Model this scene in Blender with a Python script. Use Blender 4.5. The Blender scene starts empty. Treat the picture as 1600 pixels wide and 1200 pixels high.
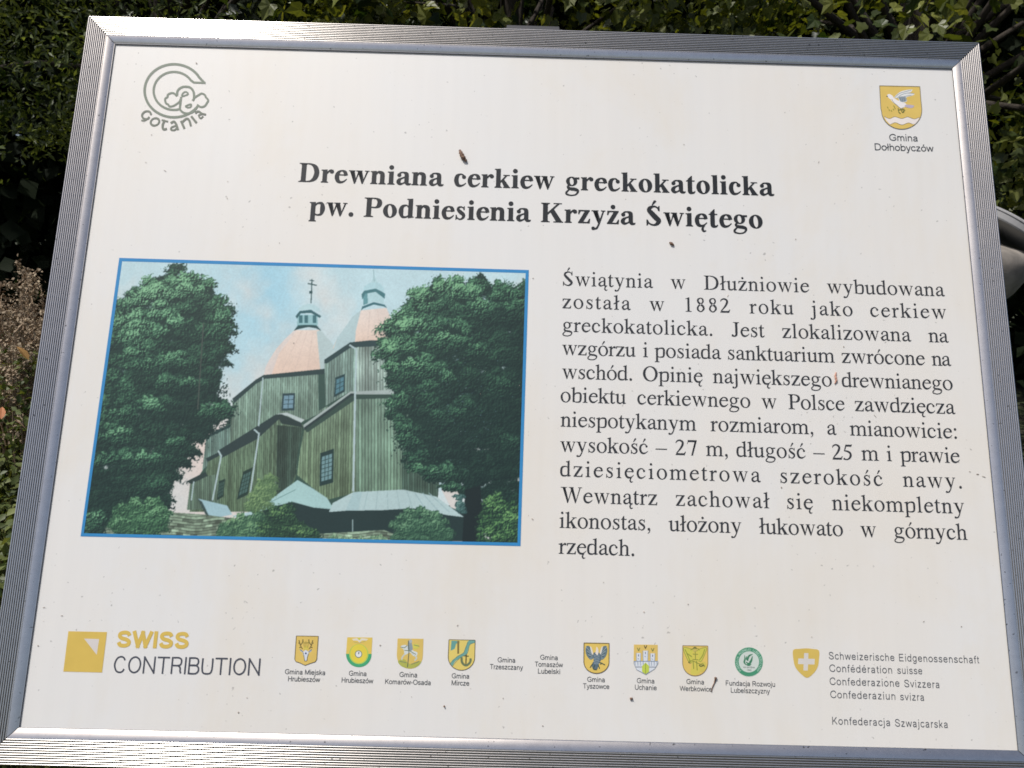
import bpy, bmesh, math, random
import numpy as np
from mathutils import Matrix, Vector
from mathutils.geometry import tessellate_polygon

random.seed(7)
rng = np.random.default_rng(11)
SC = bpy.context.scene
COL = SC.collection

# ------------------------------------------------------------------ camera, sky, sun, exposure
LEAN = math.radians(22.0)                       # the board leans back
FPX, PW, PH = 1200.0, 1600.0, 1200.0            # focal length in pixels of the 1600x1200 frame
RV = np.array([-0.1959, 0.0099, -0.0257])       # board -> camera rotation (solved from the frame's edges)
TV = np.array([0.0183, 0.0177, -0.8443])
ASPECT = 0.7612                                 # visible panel: 1.0 m x 0.7612 m


def rodrigues(r):
    t = np.linalg.norm(r)
    k = r / t
    K = np.array([[0, -k[2], k[1]], [k[2], 0, -k[0]], [-k[1], k[0], 0]])
    return np.eye(3) + math.sin(t) * K + (1 - math.cos(t)) * K @ K


RBC = rodrigues(RV)
BW = np.array([[1, 0, 0],
               [0, math.sin(LEAN), -math.cos(LEAN)],
               [0, math.cos(LEAN), math.sin(LEAN)]])      # columns: board x, y, normal in the world
RCW = BW @ RBC.T
CAM = np.array([0.0, 0.0, 1.55])
BO = CAM + RCW @ TV                             # board centre in the world

cam_d = bpy.data.cameras.new('camera')
cam = bpy.data.objects.new('camera', cam_d)
COL.objects.link(cam)
cam_d.sensor_width = 36.0
cam_d.lens = 36.0 * FPX / PW
cam_d.clip_start = 0.02
cam_d.clip_end = 1000.0
M = Matrix.Identity(4)
for i in range(3):
    for j in range(3):
        M[i][j] = RCW[i, j]
    M[i][3] = CAM[i]
cam.matrix_world = M
SC.camera = cam

TH = math.radians(51.0)                         # sun above the board's normal
SU = -0.364
sb = np.array([SU, math.sqrt(1 - SU * SU) * math.sin(TH), math.sqrt(1 - SU * SU) * math.cos(TH)])
SUN = BW @ sb
SUN /= np.linalg.norm(SUN)
world = bpy.data.worlds.new('World')
SC.world = world
world.use_nodes = True
wn = world.node_tree
bgn = wn.nodes['Background']
sky = wn.nodes.new('ShaderNodeTexSky')
sky.sky_type = 'NISHITA'
sky.sun_disc = False
sky.sun_elevation = math.asin(SUN[2])
sky.air_density = 0.7
sky.dust_density = 3.5
sky.ozone_density = 0.6
sky.sun_rotation = math.atan2(SUN[0], SUN[1]) % (2 * math.pi)
wn.links.new(sky.outputs['Color'], bgn.inputs['Color'])
bgn.inputs['Strength'].default_value = 0.105
sd = bpy.data.lights.new('sun', 'SUN')
sd.energy = 3.2
sd.angle = math.radians(0.5)
sd.color = (1.0, 0.97, 0.93)
so = bpy.data.objects.new('sun', sd)
COL.objects.link(so)
so.rotation_euler = Vector(SUN).to_track_quat('Z', 'Y').to_euler()
so.location = (-3, -3, 8)
SC.view_settings.view_transform = 'Standard'
SC.view_settings.look = 'None'
SC.view_settings.gamma = 1.0
SC.view_settings.use_curve_mapping = False
SC.view_settings.exposure = 0.0
SC.cycles.filter_width = 1.7

# ------------------------------------------------------------------ helpers


def B(px, py):
    """point of the board's face (x right, y up, metres) seen at a pixel of the 1600x1200 frame"""
    d = RBC.T @ np.array([(px - PW / 2) / FPX, (PH / 2 - py) / FPX, -1.0])
    o = -RBC.T @ TV
    t = -o[2] / d[2]
    return np.array([o[0] + t * d[0], o[1] + t * d[1]])


def pix(P):
    """inverse of B for an (n,2) array"""
    q = np.column_stack([P, np.zeros(len(P))]) @ RBC.T + TV
    return np.column_stack([PW / 2 + FPX * q[:, 0] / -q[:, 2], PH / 2 - FPX * q[:, 1] / -q[:, 2]])


def at(px, py, depth):
    """world point on the ray of a pixel at a distance along +Y"""
    d = RCW @ np.array([(px - PW / 2) / FPX, (PH / 2 - py) / FPX, -1.0])
    return CAM + d * (depth / d[1])


def lin(c):
    c = np.asarray(c, float) / 255.0
    return np.where(c <= 0.04045, c / 12.92, ((c + 0.055) / 1.055) ** 2.4)


INK = 0.95                                      # from a seen tone on the lit board to the ink's albedo


def mat(name, color, rough=0.6, metal=0.0, spec=0.5):
    m = bpy.data.materials.new(name)
    m.use_nodes = True
    b = m.node_tree.nodes['Principled BSDF']
    b.inputs['Base Color'].default_value = (*color, 1)
    b.inputs['Roughness'].default_value = rough
    b.inputs['Metallic'].default_value = metal
    b.inputs['Specular IOR Level'].default_value = spec
    return m


def nodes(m):
    return m.node_tree.nodes, m.node_tree.links, m.node_tree.nodes['Principled BSDF']


INKS = {}


def ink(rgb):
    k = tuple(int(v) for v in rgb)
    if k not in INKS:
        m = mat('ink', tuple(np.clip(lin(k) * INK, 0, 0.9)), 0.5, 0, 0.3)
        # a little fading of the print
        n, l, b = nodes(m)
        nz = n.new('ShaderNodeTexNoise')
        nz.inputs['Scale'].default_value = 60
        nz.inputs['Detail'].default_value = 4
        tc = n.new('ShaderNodeTexCoord')
        l.new(tc.outputs['Object'], nz.inputs['Vector'])
        mx = n.new('ShaderNodeMix')
        mx.data_type = 'RGBA'
        c = np.clip(lin(k) * INK, 0, 0.9)
        mx.inputs['A'].default_value = (*(c * 0.93), 1)
        mx.inputs['B'].default_value = (*np.clip(c * 1.08 + 0.008, 0, 0.9), 1)
        l.new(nz.outputs['Fac'], mx.inputs['Factor'])
        l.new(mx.outputs['Result'], b.inputs['Base Color'])
        INKS[k] = m
    return INKS[k]


def mesh_obj(name, verts, faces, mats, parent=None, mi=None, smooth=False):
    me = bpy.data.meshes.new(name)
    me.from_pydata([tuple(map(float, v)) for v in verts], [], [tuple(map(int, f)) for f in faces])
    for m in (mats if isinstance(mats, (list, tuple)) else [mats]):
        me.materials.append(m)
    if mi is not None:
        me.polygons.foreach_set('material_index', np.asarray(mi, dtype=np.int32))
    if smooth:
        me.polygons.foreach_set('use_smooth', np.ones(len(me.polygons), dtype=bool))
    me.update()
    o = bpy.data.objects.new(name, me)
    COL.objects.link(o)
    if parent is not None:
        o.parent = parent
    return o


def tag(o, label=None, cat=None, group=None, kind=None):
    if label:
        o['label'] = label
    if cat:
        o['category'] = cat
    if group:
        o['group'] = group
    if kind:
        o['kind'] = kind
    return o


def empty(name, loc, label, cat, group=None):
    o = bpy.data.objects.new(name, None)
    COL.objects.link(o)
    o.location = tuple(map(float, loc))
    o.empty_display_size = 0.1
    return tag(o, label, cat, group)


def tube(path, radii, seg=8):
    """verts, faces of a capped tube"""
    path = [Vector(p) for p in path]
    V, F = [], []
    for i, p in enumerate(path):
        d = (path[min(i + 1, len(path) - 1)] - path[max(i - 1, 0)]).normalized()
        a = d.orthogonal().normalized() if i == 0 else (a - d * a.dot(d)).normalized()
        b = d.cross(a)
        for k in range(seg):
            t = 2 * math.pi * k / seg
            V.append(p + (a * math.cos(t) + b * math.sin(t)) * radii[i])
    for i in range(len(path) - 1):
        for k in range(seg):
            k2 = (k + 1) % seg
            F.append((i * seg + k, i * seg + k2, (i + 1) * seg + k2, (i + 1) * seg + k))
    F.append(tuple(range(seg - 1, -1, -1)))
    F.append(tuple((len(path) - 1) * seg + k for k in range(seg)))
    return V, F


def join(parts):
    V, F = [], []
    for v, f in parts:
        o = len(V)
        V += list(v)
        F += [tuple(i + o for i in q) for q in f]
    return V, F


# ------------------------------------------------------------------ flat shapes: strokes and outlines


def spline(pts, n=10, closed=False):
    """Catmull-Rom through points of any dimension"""
    P = np.array(pts, float)
    if len(P) < 3 and not closed:
        t = np.linspace(0, 1, 5)[:, None]
        return P[0] * (1 - t) + P[-1] * t
    if closed:
        Q = np.vstack([P[-1], P, P[0], P[1]])
        segs = len(P)
    else:
        Q = np.vstack([2 * P[0] - P[1], P, 2 * P[-1] - P[-2]])
        segs = len(P) - 1
    out = []
    for i in range(segs):
        p0, p1, p2, p3 = Q[i:i + 4]
        t = (np.arange(n) / n)[:, None]
        out.append(0.5 * (2 * p1 + (p2 - p0) * t + (2 * p0 - 5 * p1 + 4 * p2 - p3) * t * t + (3 * p1 - p0 - 3 * p2 + p3) * t ** 3))
    if not closed:
        out.append(P[-1:])
    return np.vstack(out)


def stroke(pts, closed=False, n=8, straight=False):
    """[(x, y, width)...] -> list of contours"""
    S = np.array(pts, float) if straight else spline(pts, n, closed)
    xy, w = S[:, :2], np.maximum(S[:, 2], 1e-6)
    if closed:
        d = np.roll(xy, -1, 0) - np.roll(xy, 1, 0)
    else:
        d = np.gradient(xy, axis=0)
    d /= np.linalg.norm(d, axis=1)[:, None] + 1e-12
    nrm = np.column_stack([-d[:, 1], d[:, 0]])
    a, b = xy + nrm * w[:, None] / 2, xy - nrm * w[:, None] / 2
    if closed:
        return [a, b]
    return [np.vstack([a, b[::-1]])]


def ellipse(cx, cy, rx, ry, rot=0.0, n=28):
    t = np.linspace(0, 2 * math.pi, n, endpoint=False)
    x, y = rx * np.cos(t), ry * np.sin(t)
    c, s = math.cos(rot), math.sin(rot)
    return np.column_stack([cx + x * c - y * s, cy + x * s + y * c])


def tess(contours):
    cs = [[Vector((float(p[0]), float(p[1]), 0)) for p in c] for c in contours]
    tris = tessellate_polygon(cs)
    V = np.array([[p.x, p.y] for c in cs for p in c])
    F = np.array(tris, int).reshape(-1, 3)
    # counter-clockwise
    a, b, c = V[F[:, 0]], V[F[:, 1]], V[F[:, 2]]
    ar = (b[:, 0] - a[:, 0]) * (c[:, 1] - a[:, 1]) - (b[:, 1] - a[:, 1]) * (c[:, 0] - a[:, 0])
    F[ar < 0] = F[ar < 0][:, ::-1]
    return V, F[np.abs(ar) > 1e-14]


# ------------------------------------------------------------------ a bookish serif alphabet, two weights (1000 units per em)


def serif_font(bold):
    R = lambda r, b: b if bold else r
    st = R(84, 146)              # lower-case stem
    th = R(30, 44)               # hairline
    sl = R(19, 26)               # slab serif height
    ex = R(66, 48)               # slab overhang
    XH = R(450, 462)
    AS = R(683, 676)
    cst = R(102, 156)            # capital stem
    CH = R(662, 676)
    G = {}

    def slab(x0, x1, y, up=1, el=None, er=None, br=None):
        el = ex if el is None else el
        er = ex if er is None else er
        br = R(36, 34) if br is None else br
        P = [(x0 - el, y), (x1 + er, y), (x1 + er, y + up * sl), (x1 + er * .35, y + up * (sl + br * .25)), (x1 - 2, y + up * (sl + br)),
             (x0 + 2, y + up * (sl + br)), (x0 - el * .35, y + up * (sl + br * .25)), (x0 - el, y + up * sl)]
        return [P]

    def rect(x0, y0, x1, y1):
        return [[(x0, y0), (x1, y0), (x1, y1), (x0, y1)]]

    def flag(x0, x1, H, e=None):
        e = R(72, 50) if e is None else e
        return [[(x1, H + 8), (x1, H - 120), (x0, H - 120), (x0, H - R(92, 62)), (x0 - e * .3, H - R(66, 36)), (x0 - e, H - R(62, 30)), (x0 - e, H - R(45, 6)),
                 (x0 + R(30, 60), H - R(14, 2))]]

    def stem(x0, H, foot=True, w=None, flg=True, y0=0, e=None):
        w = st if w is None else w
        out = [rect(x0, y0, x0 + w, H - 60 if flg else H)]
        if flg:
            out.append(flag(x0, x0 + w, H, e))
        if foot:
            out.append(slab(x0, x0 + w, y0))
        return out

    def dot(x, y, r):
        return [ellipse(x, y, r, r, 0, 16)]

    def arch(x1, x2, top=None):
        """from the stem ending at x1 to a right stem starting at x2"""
        t = XH + 8 if top is None else top
        g = x2 - x1
        return [stroke([(x1 - 8, t - 118, th), (x1 + g * .33, t - 46, th * 1.25), (x1 + g * .72, t - R(34, 44), st * .66), (x2 + st * .38, t - 84, st * .92), (x2 + st / 2, t - 165, st), (x2 + st / 2, t - 230, st)])]

    def ring(cx, cy, rx, ry, thick, thin, tilt=0.0):
        return [ellipse(cx, cy, rx, ry, 0, 40), ellipse(cx, cy, rx - thick, ry - thin, tilt, 40)]

    def acute(x, y):
        return [[(x - R(52, 66), y), (x - R(30, 40), y - 6), (x + R(80, 92), y + R(128, 130)), (x + R(60, 60), y + R(168, 172)), (x + R(18, 4), y + R(156, 160))]]

    def ogonek(x, y):
        return stroke([(x + 30, y + 24, th * .8), (x - 20, y - 40, R(44, 60)), (x - 32, y - 112, R(62, 84)), (x + 10, y - 168, R(48, 60)), (x + 86, y - 150, R(16, 22))])

    # --- lower case
    a0 = R(284, 290)
    G['a'] = (R(444, 500), [rect(a0, 66, a0 + st * .96, XH - 130),
        stroke([(a0 + st * .48, XH - 135, st * .96), (a0 + st * .36, XH - 62, st * .86), (a0 - 50, XH - R(10, 18), R(34, 46)), (a0 - 140, XH - 36, R(36, 52)), (R(88, 110), XH - 100, R(40, 50))]),
        dot(R(96, 112), XH - R(118, 118), R(44, 66)),
        stroke([(a0 + 12, 272, th * 1.1), (a0 - 90, 232, R(34, 50)), (R(108, 120), 172, R(66, 110)), (R(84, 96), 96, R(84, 132)), (R(140, 150), 34, R(70, 96)), (a0 - 62, 44, R(40, 50)), (a0 + 20, 92, th)]),
        stroke([(a0 + st * .5, 90, st * .94), (a0 + st * .72, 36, R(70, 100)), (a0 + st + 36, 28, R(46, 60)), (a0 + st + 72, 60, R(18, 22))])])
    b0 = R(72, 62)
    bowl = lambda x0, x1: [stroke([(x0 - 10, XH - 112, th), (x0 + 66, XH - R(34, 38), R(44, 52)), (x1 - R(70, 110), XH - R(44, 50), R(74, 100)), (x1 - st * .52, XH / 2, st * 1.06),
                                   (x1 - R(80, 120), 46, R(64, 80)), (x0 + 60, 16, th * 1.1), (x0 - 10, 52, th)])]
    G['b'] = (R(500, 556), [rect(b0, 14, b0 + st, AS - 40), flag(b0, b0 + st, AS), ] + bowl(b0 + st, R(468, 521)))
    G['c'] = (R(444, 444), [stroke([(R(350, 348), XH - 98, R(44, 58)), (R(300, 300), XH - 40, R(40, 52)), (R(226, 234), XH - R(16, 20), R(38, 46)), (R(112, 130), XH - 84, R(70, 116)), (R(72, 96), XH / 2 - 10, R(90, 144)), (R(124, 142), 70, R(86, 124)),
                                    (R(226, 236), 26, R(66, 76)), (R(330, 340), 60, R(34, 44)), (R(408, 418), 128, R(18, 22))]),
                            dot(R(350, 348), XH - R(116, 120), R(46, 66))])
    dr = R(341, 340)
    lbowl = lambda xl, xr: [stroke([(xr + 10, XH - 86, th), (xr - 62, XH - R(16, 20), R(32, 42)), (xl + R(86, 118), XH - R(60, 70), R(72, 104)), (xl + st * .52, XH / 2 - 8, st * 1.06),
                                    (xl + R(86, 120), 52, R(76, 96)), (xr - 76, 28, R(50, 54)), (xr + 10, 74, th)])]
    G['d'] = (R(500, 556), [rect(dr, 40, dr + st, AS - 40), flag(dr, dr + st, AS),
                            [[(dr + 6, 0 - 8), (dr + 6, 90), (dr + st, 96), (dr + st, 60), (dr + st + R(66, 46), 44), (dr + st + R(66, 46), 26)]]] + lbowl(27, dr))
    G['e'] = (R(444, 444), [stroke([(R(390, 398), 270, R(76, 118)), (R(350, 350), XH - 70, R(74, 110)), (R(236, 240), XH - R(16, 20), R(36, 44)), (R(116, 134), XH - 96, R(64, 110)), (R(70, 94), XH / 2 - 8, R(88, 142)), (R(122, 138), 74, R(88, 126)),
                                    (R(228, 236), 28, R(70, 80)), (R(336, 342), 66, R(36, 46)), (R(418, 424), 146, R(18, 22))]),
                            rect(R(92, 130), 272, R(412, 430), 272 + R(30, 36))])
    gc = R(236, 236)
    G['g'] = (R(500, 500), [ring(gc - 8, 302, R(166, 186), R(156, 168), R(76, 118), R(30, 36), .12),
                            [[(gc + 80, XH - 52), (gc + 110, XH - 18), (R(470, 484), XH - 14), (R(470, 484), XH - R(54, 78)), (gc + 130, XH - R(54, 78))]],
                            stroke([(gc - 70, 168, th), (gc - 128, 124, R(46, 60)), (gc - 118, 74, R(66, 84)), (gc - 40, 36, R(72, 104)), (gc + 90, 22, R(76, 112)), (gc + 186, -14, R(72, 96)), (gc + 206, -84, R(46, 64))]),
                            stroke([(gc + 206, -76, R(46, 64)), (gc + 130, -166, R(36, 44)), (gc - 20, -198, R(36, 42)), (gc - 160, -164, R(44, 56)), (gc - 184, -106, R(48, 64)), (gc - 130, -34, R(36, 50)), (gc - 60, 34, th)])])
    h0, h2 = R(78, 66), R(334, 340)
    G['h'] = (R(500, 556), stem(h0, AS) + arch(h0 + st, h2) + [rect(h2, 0, h2 + st, XH - 215), slab(h2, h2 + st, 0)])
    i0 = R(95, 66)
    G['i'] = (278, stem(i0, XH) + [dot(i0 + st / 2 - 4, R(630, 612), R(52, 78))])
    j0 = R(100, 112)
    jj = [rect(j0, -60, j0 + st, XH - 60), flag(j0, j0 + st, XH), stroke([(j0 + st / 2, -50, st), (j0 + st * .42, -120, st * .88), (j0 - 18, -186, R(46, 60)), (j0 - 100, -196, R(36, 44))]), dot(j0 - 110, -172, R(42, 58))]
    G['j'] = (R(278, 333), jj + [dot(j0 + st / 2 - 4, R(630, 612), R(52, 78))])
    k0 = R(72, 66)
    G['k'] = (R(500, 556), stem(k0, AS) + [stroke([(k0 + st - 10, 196, R(36, 50)), (R(390, 420), XH - 12, R(34, 46))], straight=True),
              [[(R(196, 228), 262), (R(282, 330), 300), (R(462, 530), 8), (R(330, 350), 8)]],
              rect(R(276, 300), XH - sl - 2, R(480, 520), XH), rect(R(292, 300), 0, R(505, 543), sl)])
    G['l'] = (278, stem(i0, AS))
    m0, m1, m2 = R(76, 62), R(346, 336), R(612, 612)
    G['m'] = (R(778, 833), stem(m0, XH) + arch(m0 + st, m1) + [rect(m1, 0, m1 + st, XH - 215), slab(m1, m1 + st, 0)] + arch(m1 + st, m2) + [rect(m2, 0, m2 + st, XH - 215), slab(m2, m2 + st, 0)])
    n0, n2 = R(80, 66), R(334, 340)
    G['n'] = (R(500, 556), stem(n0, XH) + arch(n0 + st, n2) + [rect(n2, 0, n2 + st, XH - 215), slab(n2, n2 + st, 0)])
    G['o'] = (500, [ring(250, XH / 2, R(221, 226), XH / 2 + 12, R(90, 148), R(30, 36), .1)])
    p0 = R(74, 66)
    G['p'] = (R(500, 556), [rect(p0, -200, p0 + st, XH - 60), flag(p0, p0 + st, XH), slab(p0, p0 + st, -214)] + bowl(p0 + st, R(470, 524)))
    r0 = R(76, 74)
    G['r'] = (R(333, 444), stem(r0, XH) + [stroke([(r0 + st - 8, XH - 132, th), (r0 + st + 52, XH - 58, R(40, 54)), (r0 + st + R(112, 120), XH - 28, R(62, 84)), (r0 + st + R(136, 160), XH - 48, R(60, 80))]), dot(r0 + st + R(128, 152), XH - R(48, 66), R(44, 68))])
    G['s'] = (389, [stroke([(R(306, 304), XH - 124, R(24, 30)), (R(292, 284), XH - 62, R(26, 34)), (R(208, 204), XH - R(16, 18), R(36, 44)), (R(118, 120), XH - 50, R(50, 74)), (R(104, 112), XH - 124, R(66, 98)), (R(186, 192), 254, R(86, 128)),
                            (R(284, 278), 182, R(82, 116)), (R(300, 290), 98, R(66, 92)), (R(240, 230), 26, R(46, 56)), (R(166, 158), 10, R(34, 42)), (R(86, 74), 66, R(28, 36)), (R(66, 48), 150, R(22, 28))]),
                    [[(R(294, 286), XH - 20), (R(312, 310), XH + 8), (R(322, 322), XH + 8), (R(318, 318), XH - 132), (R(296, 286), XH - 132)]],
                    [[(R(54, 34), 158), (R(80, 68), 158), (R(86, 82), 26), (R(60, 42), -10), (R(52, 32), -10)]]])
    t0 = R(70, 78)
    G['t'] = (R(278, 333), [rect(t0, 88, t0 + st, XH), [[(t0 + 2, XH - 4), (t0 + st, XH - 4), (t0 + st, XH + R(128, 166)), (t0 + st - 20, XH + R(128, 166)), (t0 + 8, XH + 50)]],
                            [[(R(13, 20), XH - 34), (R(13, 20), XH - 18), (t0 + 20, XH + 26), (t0 + st, XH), (R(255, 312), XH), (R(255, 312), XH - 34)]],
                            stroke([(t0 + st / 2, 100, st), (t0 + st * .62, 40, st * .86), (t0 + st + 40, 20, R(50, 62)), (R(272, 322), 76, R(20, 24))])])
    u0, u2 = R(74, 64), R(338, 342)
    G['u'] = (R(500, 556), [rect(u0, 110, u0 + st, XH - 60), flag(u0, u0 + st, XH), stroke([(u0 + st / 2, 120, st), (u0 + st * .66, 52, st * .9), (u0 + st + 58, 22, R(58, 70)), (u2 - 50, 42, R(38, 44)), (u2 + 10, 96, th)]),
                            rect(u2, 40, u2 + st, XH - 60), flag(u2, u2 + st, XH), [[(u2 + 6, -8), (u2 + 6, 90), (u2 + st, 90), (u2 + st, 56), (u2 + st + R(60, 46), 40), (u2 + st + R(60, 46), 22)]]])

    def vee(xa, xb, xc, H, wl, wr, y0=-14):
        """left thick diagonal xa->xb, right thin diagonal xb->xc"""
        return [[[(xa, H - 8), (xa + wl, H - 8), (xb + wl * .38, y0 + 90), (xb + 4, y0), (xb - 14, y0)]], [[(xc - wr / 2, H - 8), (xc + wr / 2, H - 8), (xb + 12, y0), (xb - 12, y0), (xb + wl * .12, y0 + R(70, 100))]]]

    def bar(x0, x1, y, h=None):
        h = sl if h is None else h
        return rect(x0, y - h, x1, y)
    wl = R(92, 150)
    wr = R(34, 46)
    G['w'] = (722, vee(R(64, 56), R(238, 232), R(366, 366), XH, wl, wr) + vee(R(320, 306), R(492, 488), R(640, 646), XH, wl, wr) + [bar(R(21, 23), R(208, 238), XH), bar(R(282, 268), R(470, 474), XH), bar(R(560, 560), R(694, 707), XH)])
    y0_ = R(262, 262)
    G['y'] = (500, [[[(R(64, 56), XH - 8), (R(160, 212), XH - 8), (R(300, 318), 100), (R(270, 268), -20), (R(246, 240), -10)]],
                    stroke([(R(412, 418), XH - 8, R(34, 44)), (R(282, 290), 60, R(38, 50)), (R(226, 236), -80, R(44, 54)), (R(170, 184), -166, R(48, 60)), (R(100, 110), -186, R(48, 60)), (R(66, 72), -170, R(50, 60))]), dot(R(66, 76), -172, R(42, 60)),
                    bar(R(14, 16), R(214, 246), XH), bar(R(338, 330), R(475, 480), XH)])
    zh = R(36, 44)
    G['z'] = (444, [rect(R(40, 36), XH - zh, R(408, 410), XH), rect(R(30, 24), 0, R(406, 408), zh), [[(R(292, 248), XH - zh + 2), (R(408, 410), XH - 8), (R(408, 410), XH - 18), (R(146, 190), zh - 2), (R(30, 24), 8), (R(30, 24), 16)]],
                    [[(R(40, 36), XH), (R(62, 66), XH), (R(88, 104), XH - zh), (R(56, 60), XH - R(116, 150)), (R(34, 30), XH - R(116, 150))]],
                    [[(R(406, 408), 0), (R(382, 380), 0), (R(350, 330), zh), (R(396, 396), R(128, 160)), (R(420, 420), R(128, 160))]]])
    # --- accents
    G['ą'] = (G['a'][0], G['a'][1] + [ogonek(R(370, 400), 0)])
    G['ę'] = (G['e'][0], G['e'][1] + [ogonek(R(300, 310), 10)])
    G['ć'] = (G['c'][0], G['c'][1] + [acute(R(240, 240), 512)])
    G['ó'] = (G['o'][0], G['o'][1] + [acute(250, 512)])
    G['ś'] = (G['s'][0], G['s'][1] + [acute(200, 512)])
    G['ż'] = (G['z'][0], G['z'][1] + [dot(R(224, 222), R(592, 600), R(50, 76))])
    G['ł'] = (278, G['l'][1] + [stroke([(R(8, -6), 262, R(40, 56)), (R(268, 286), 424, R(40, 56))], straight=True)])
    # --- capitals
    d0 = R(106, 96)
    G['D'] = (722, [rect(d0, 0, d0 + cst, CH), bar(16, R(320, 330), CH), rect(16, 0, R(320, 330), sl),
                    [[(d0 - 50, sl), (d0 + cst + 40, sl), (d0 + cst - 2, sl + 40), (d0 + 2, sl + 40)]], [[(d0 - 50, CH - sl), (d0 + cst + 40, CH - sl), (d0 + cst - 2, CH - sl - 40), (d0 + 2, CH - sl - 40)]],
                    stroke([(R(290, 300), CH - R(17, 18), R(34, 36)), (R(430, 420), CH - 40, R(46, 60)), (R(570, 550), CH - 140, R(92, 144)), (R(628, 606), CH / 2, R(112, 160)), (R(570, 550), 140, R(92, 144)), (R(430, 420), 40, R(46, 60)), (R(290, 300), R(17, 18), R(34, 36))])])
    G['J'] = (389, [rect(R(182, 182), 150, R(182, 182) + cst, CH), bar(R(84, 84), R(370, 380), CH), [[(140, CH - sl), (330, CH - sl), (R(284, 338) - 2, CH - sl - 36), (184, CH - sl - 36)]],
                    stroke([(182 + cst / 2, 160, cst), (182 + cst * .4, 70, cst * .86), (140, 10, R(50, 60)), (64, 18, R(40, 50))]), dot(62, 46, R(50, 64))])
    G['K'] = (R(722, 778), [rect(d0, 0, d0 + cst, CH), bar(R(34, 30), R(300, 322), CH), rect(R(34, 30), 0, R(300, 322), sl),
                            [[(d0 - 44, sl), (d0 + cst + 44, sl), (d0 + cst - 2, sl + 36), (d0 + 2, sl + 36)]], [[(d0 - 44, CH - sl), (d0 + cst + 44, CH - sl), (d0 + cst - 2, CH - sl - 36), (d0 + 2, CH - sl - 36)]],
                            stroke([(d0 + cst - 10, 290, R(50, 58)), (R(590, 622), CH - 10, R(42, 54))], straight=True), [[(R(300, 330), 372), (R(400, 460), 452), (R(690, 740), 10), (R(540, 540), 10)]],
                            bar(R(420, 440), R(690, 718), CH), rect(R(430, 440), 0, R(723, 769), sl)])
    G['O'] = (R(722, 778), [ring(361, CH / 2, 327, CH / 2 + 14, R(112, 160), R(38, 44), .08)])
    G['P'] = (R(556, 611), [rect(R(100, 96), 0, R(100, 96) + cst, CH), bar(16, R(300, 330), CH), rect(16, 0, R(296, 330), sl), [[(50, sl), (R(250, 296), sl), (R(202, 252) - 2, sl + 36), (R(100, 96) + 2, sl + 36)]],
                            [[(50, CH - sl), (R(250, 296), CH - sl), (R(202, 252) - 2, CH - sl - 36), (R(100, 96) + 2, CH - sl - 36)]],
                            stroke([(R(280, 310), CH - R(17, 18), R(34, 36)), (R(380, 410), CH - 32, R(46, 56)), (R(468, 500), CH - 100, R(92, 136)), (R(488, 522), CH - 184, R(106, 152)), (R(450, 486), CH - 280, R(92, 134)), (R(360, 400), CH - 336, R(44, 52)), (R(196, 246), CH - 340, R(32, 34))])])
    G['S'] = (556, [stroke([(R(440, 442), CH - 160, R(28, 34)), (R(400, 400), CH - 60, R(36, 44)), (R(290, 296), CH - 12, R(48, 56)), (R(162, 166), CH - 56, R(74, 110)), (R(122, 122), CH - 150, R(92, 140)), (R(190, 200), CH - 246, R(112, 164)),
                            (R(340, 350), 262, R(122, 176)), (R(432, 440), 166, R(104, 154)), (R(390, 390), 62, R(84, 118)), (R(268, 268), 10, R(52, 60)), (R(130, 126), 62, R(38, 46)), (R(66, 60), 180, R(28, 34))]),
                    [[(R(428, 424), CH - 30), (R(450, 452), CH + 14), (R(464, 468), CH + 14), (R(466, 474), CH - 172), (R(440, 440), CH - 172)]],
                    [[(R(44, 36), 192), (R(72, 74), 192), (R(90, 96), 40), (R(62, 58), -14), (R(46, 38), -14)]]])
    G['Ś'] = (556, G['S'][1] + [acute(276, CH + R(40, 34))])
    G['W'] = (944, vee(84, 310, 498, CH, R(118, 170), R(40, 50)) + vee(414, 642, 842, CH, R(118, 170), R(40, 50)) + [bar(5, 280, CH), bar(352, 560, CH), bar(750, 932, CH)])
    # --- figures and points
    G['1'] = (500, [rect(205, 0, 205 + R(90, 130), 610), slab(205, 205 + R(90, 130), 0, 1, 88, 96), [[(295, 676), (295, 560), (205, 560), (205, 588), (180, 612), (111, 594), (111, 604), (278, 676)]]])
    G['2'] = (500, [stroke([(48, 520, R(26, 34)), (92, 600, R(46, 60)), (206, 646, R(60, 80)), (326, 588, R(84, 118)), (344, 480, R(90, 126)), (270, 320, R(76, 100)), (150, 170, R(46, 58)), (66, 66, R(40, 48))]),
                    [[(30, 0), (426, 0), (478, 150), (456, 156), (410, 92), (370, 78), (100, 78), (30, 24)]]])
    G['5'] = (500, [[[(150, 662), (400, 662), (438, 690), (402, 580), (180, 580)]], [[(148, 650), (180, 650), (164, 520), (110, 390), (74, 398)]],
                    stroke([(78, 392, 34), (200, 376, R(62, 80)), (318, 318, R(84, 110)), (356, 206, R(92, 130)), (304, 84, R(72, 96)), (200, 18, R(48, 60)), (90, 26, R(50, 60)), (60, 40, R(48, 60))]), dot(70, 40, 42)])
    G['7'] = (500, [[[(60, 662), (449, 662), (449, 646), (410, 580), (120, 580), (70, 566), (20, 498), (22, 490), (40, 486)]], [[(360, 610), (449, 646), (270, -8), (200, -8)]]])
    G['8'] = (500, [stroke([(250, 650, R(38, 46)), (140, 590, R(70, 100)), (136, 480, R(80, 116)), (240, 366, R(88, 126)), (356, 266, R(90, 128)), (382, 140, R(78, 112)), (250, 14, R(40, 48)), (116, 120, R(78, 112)), (146, 270, R(62, 80)), (262, 366, R(52, 66)), (356, 480, R(64, 90)), (340, 600, R(66, 90))], closed=True)])
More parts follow.
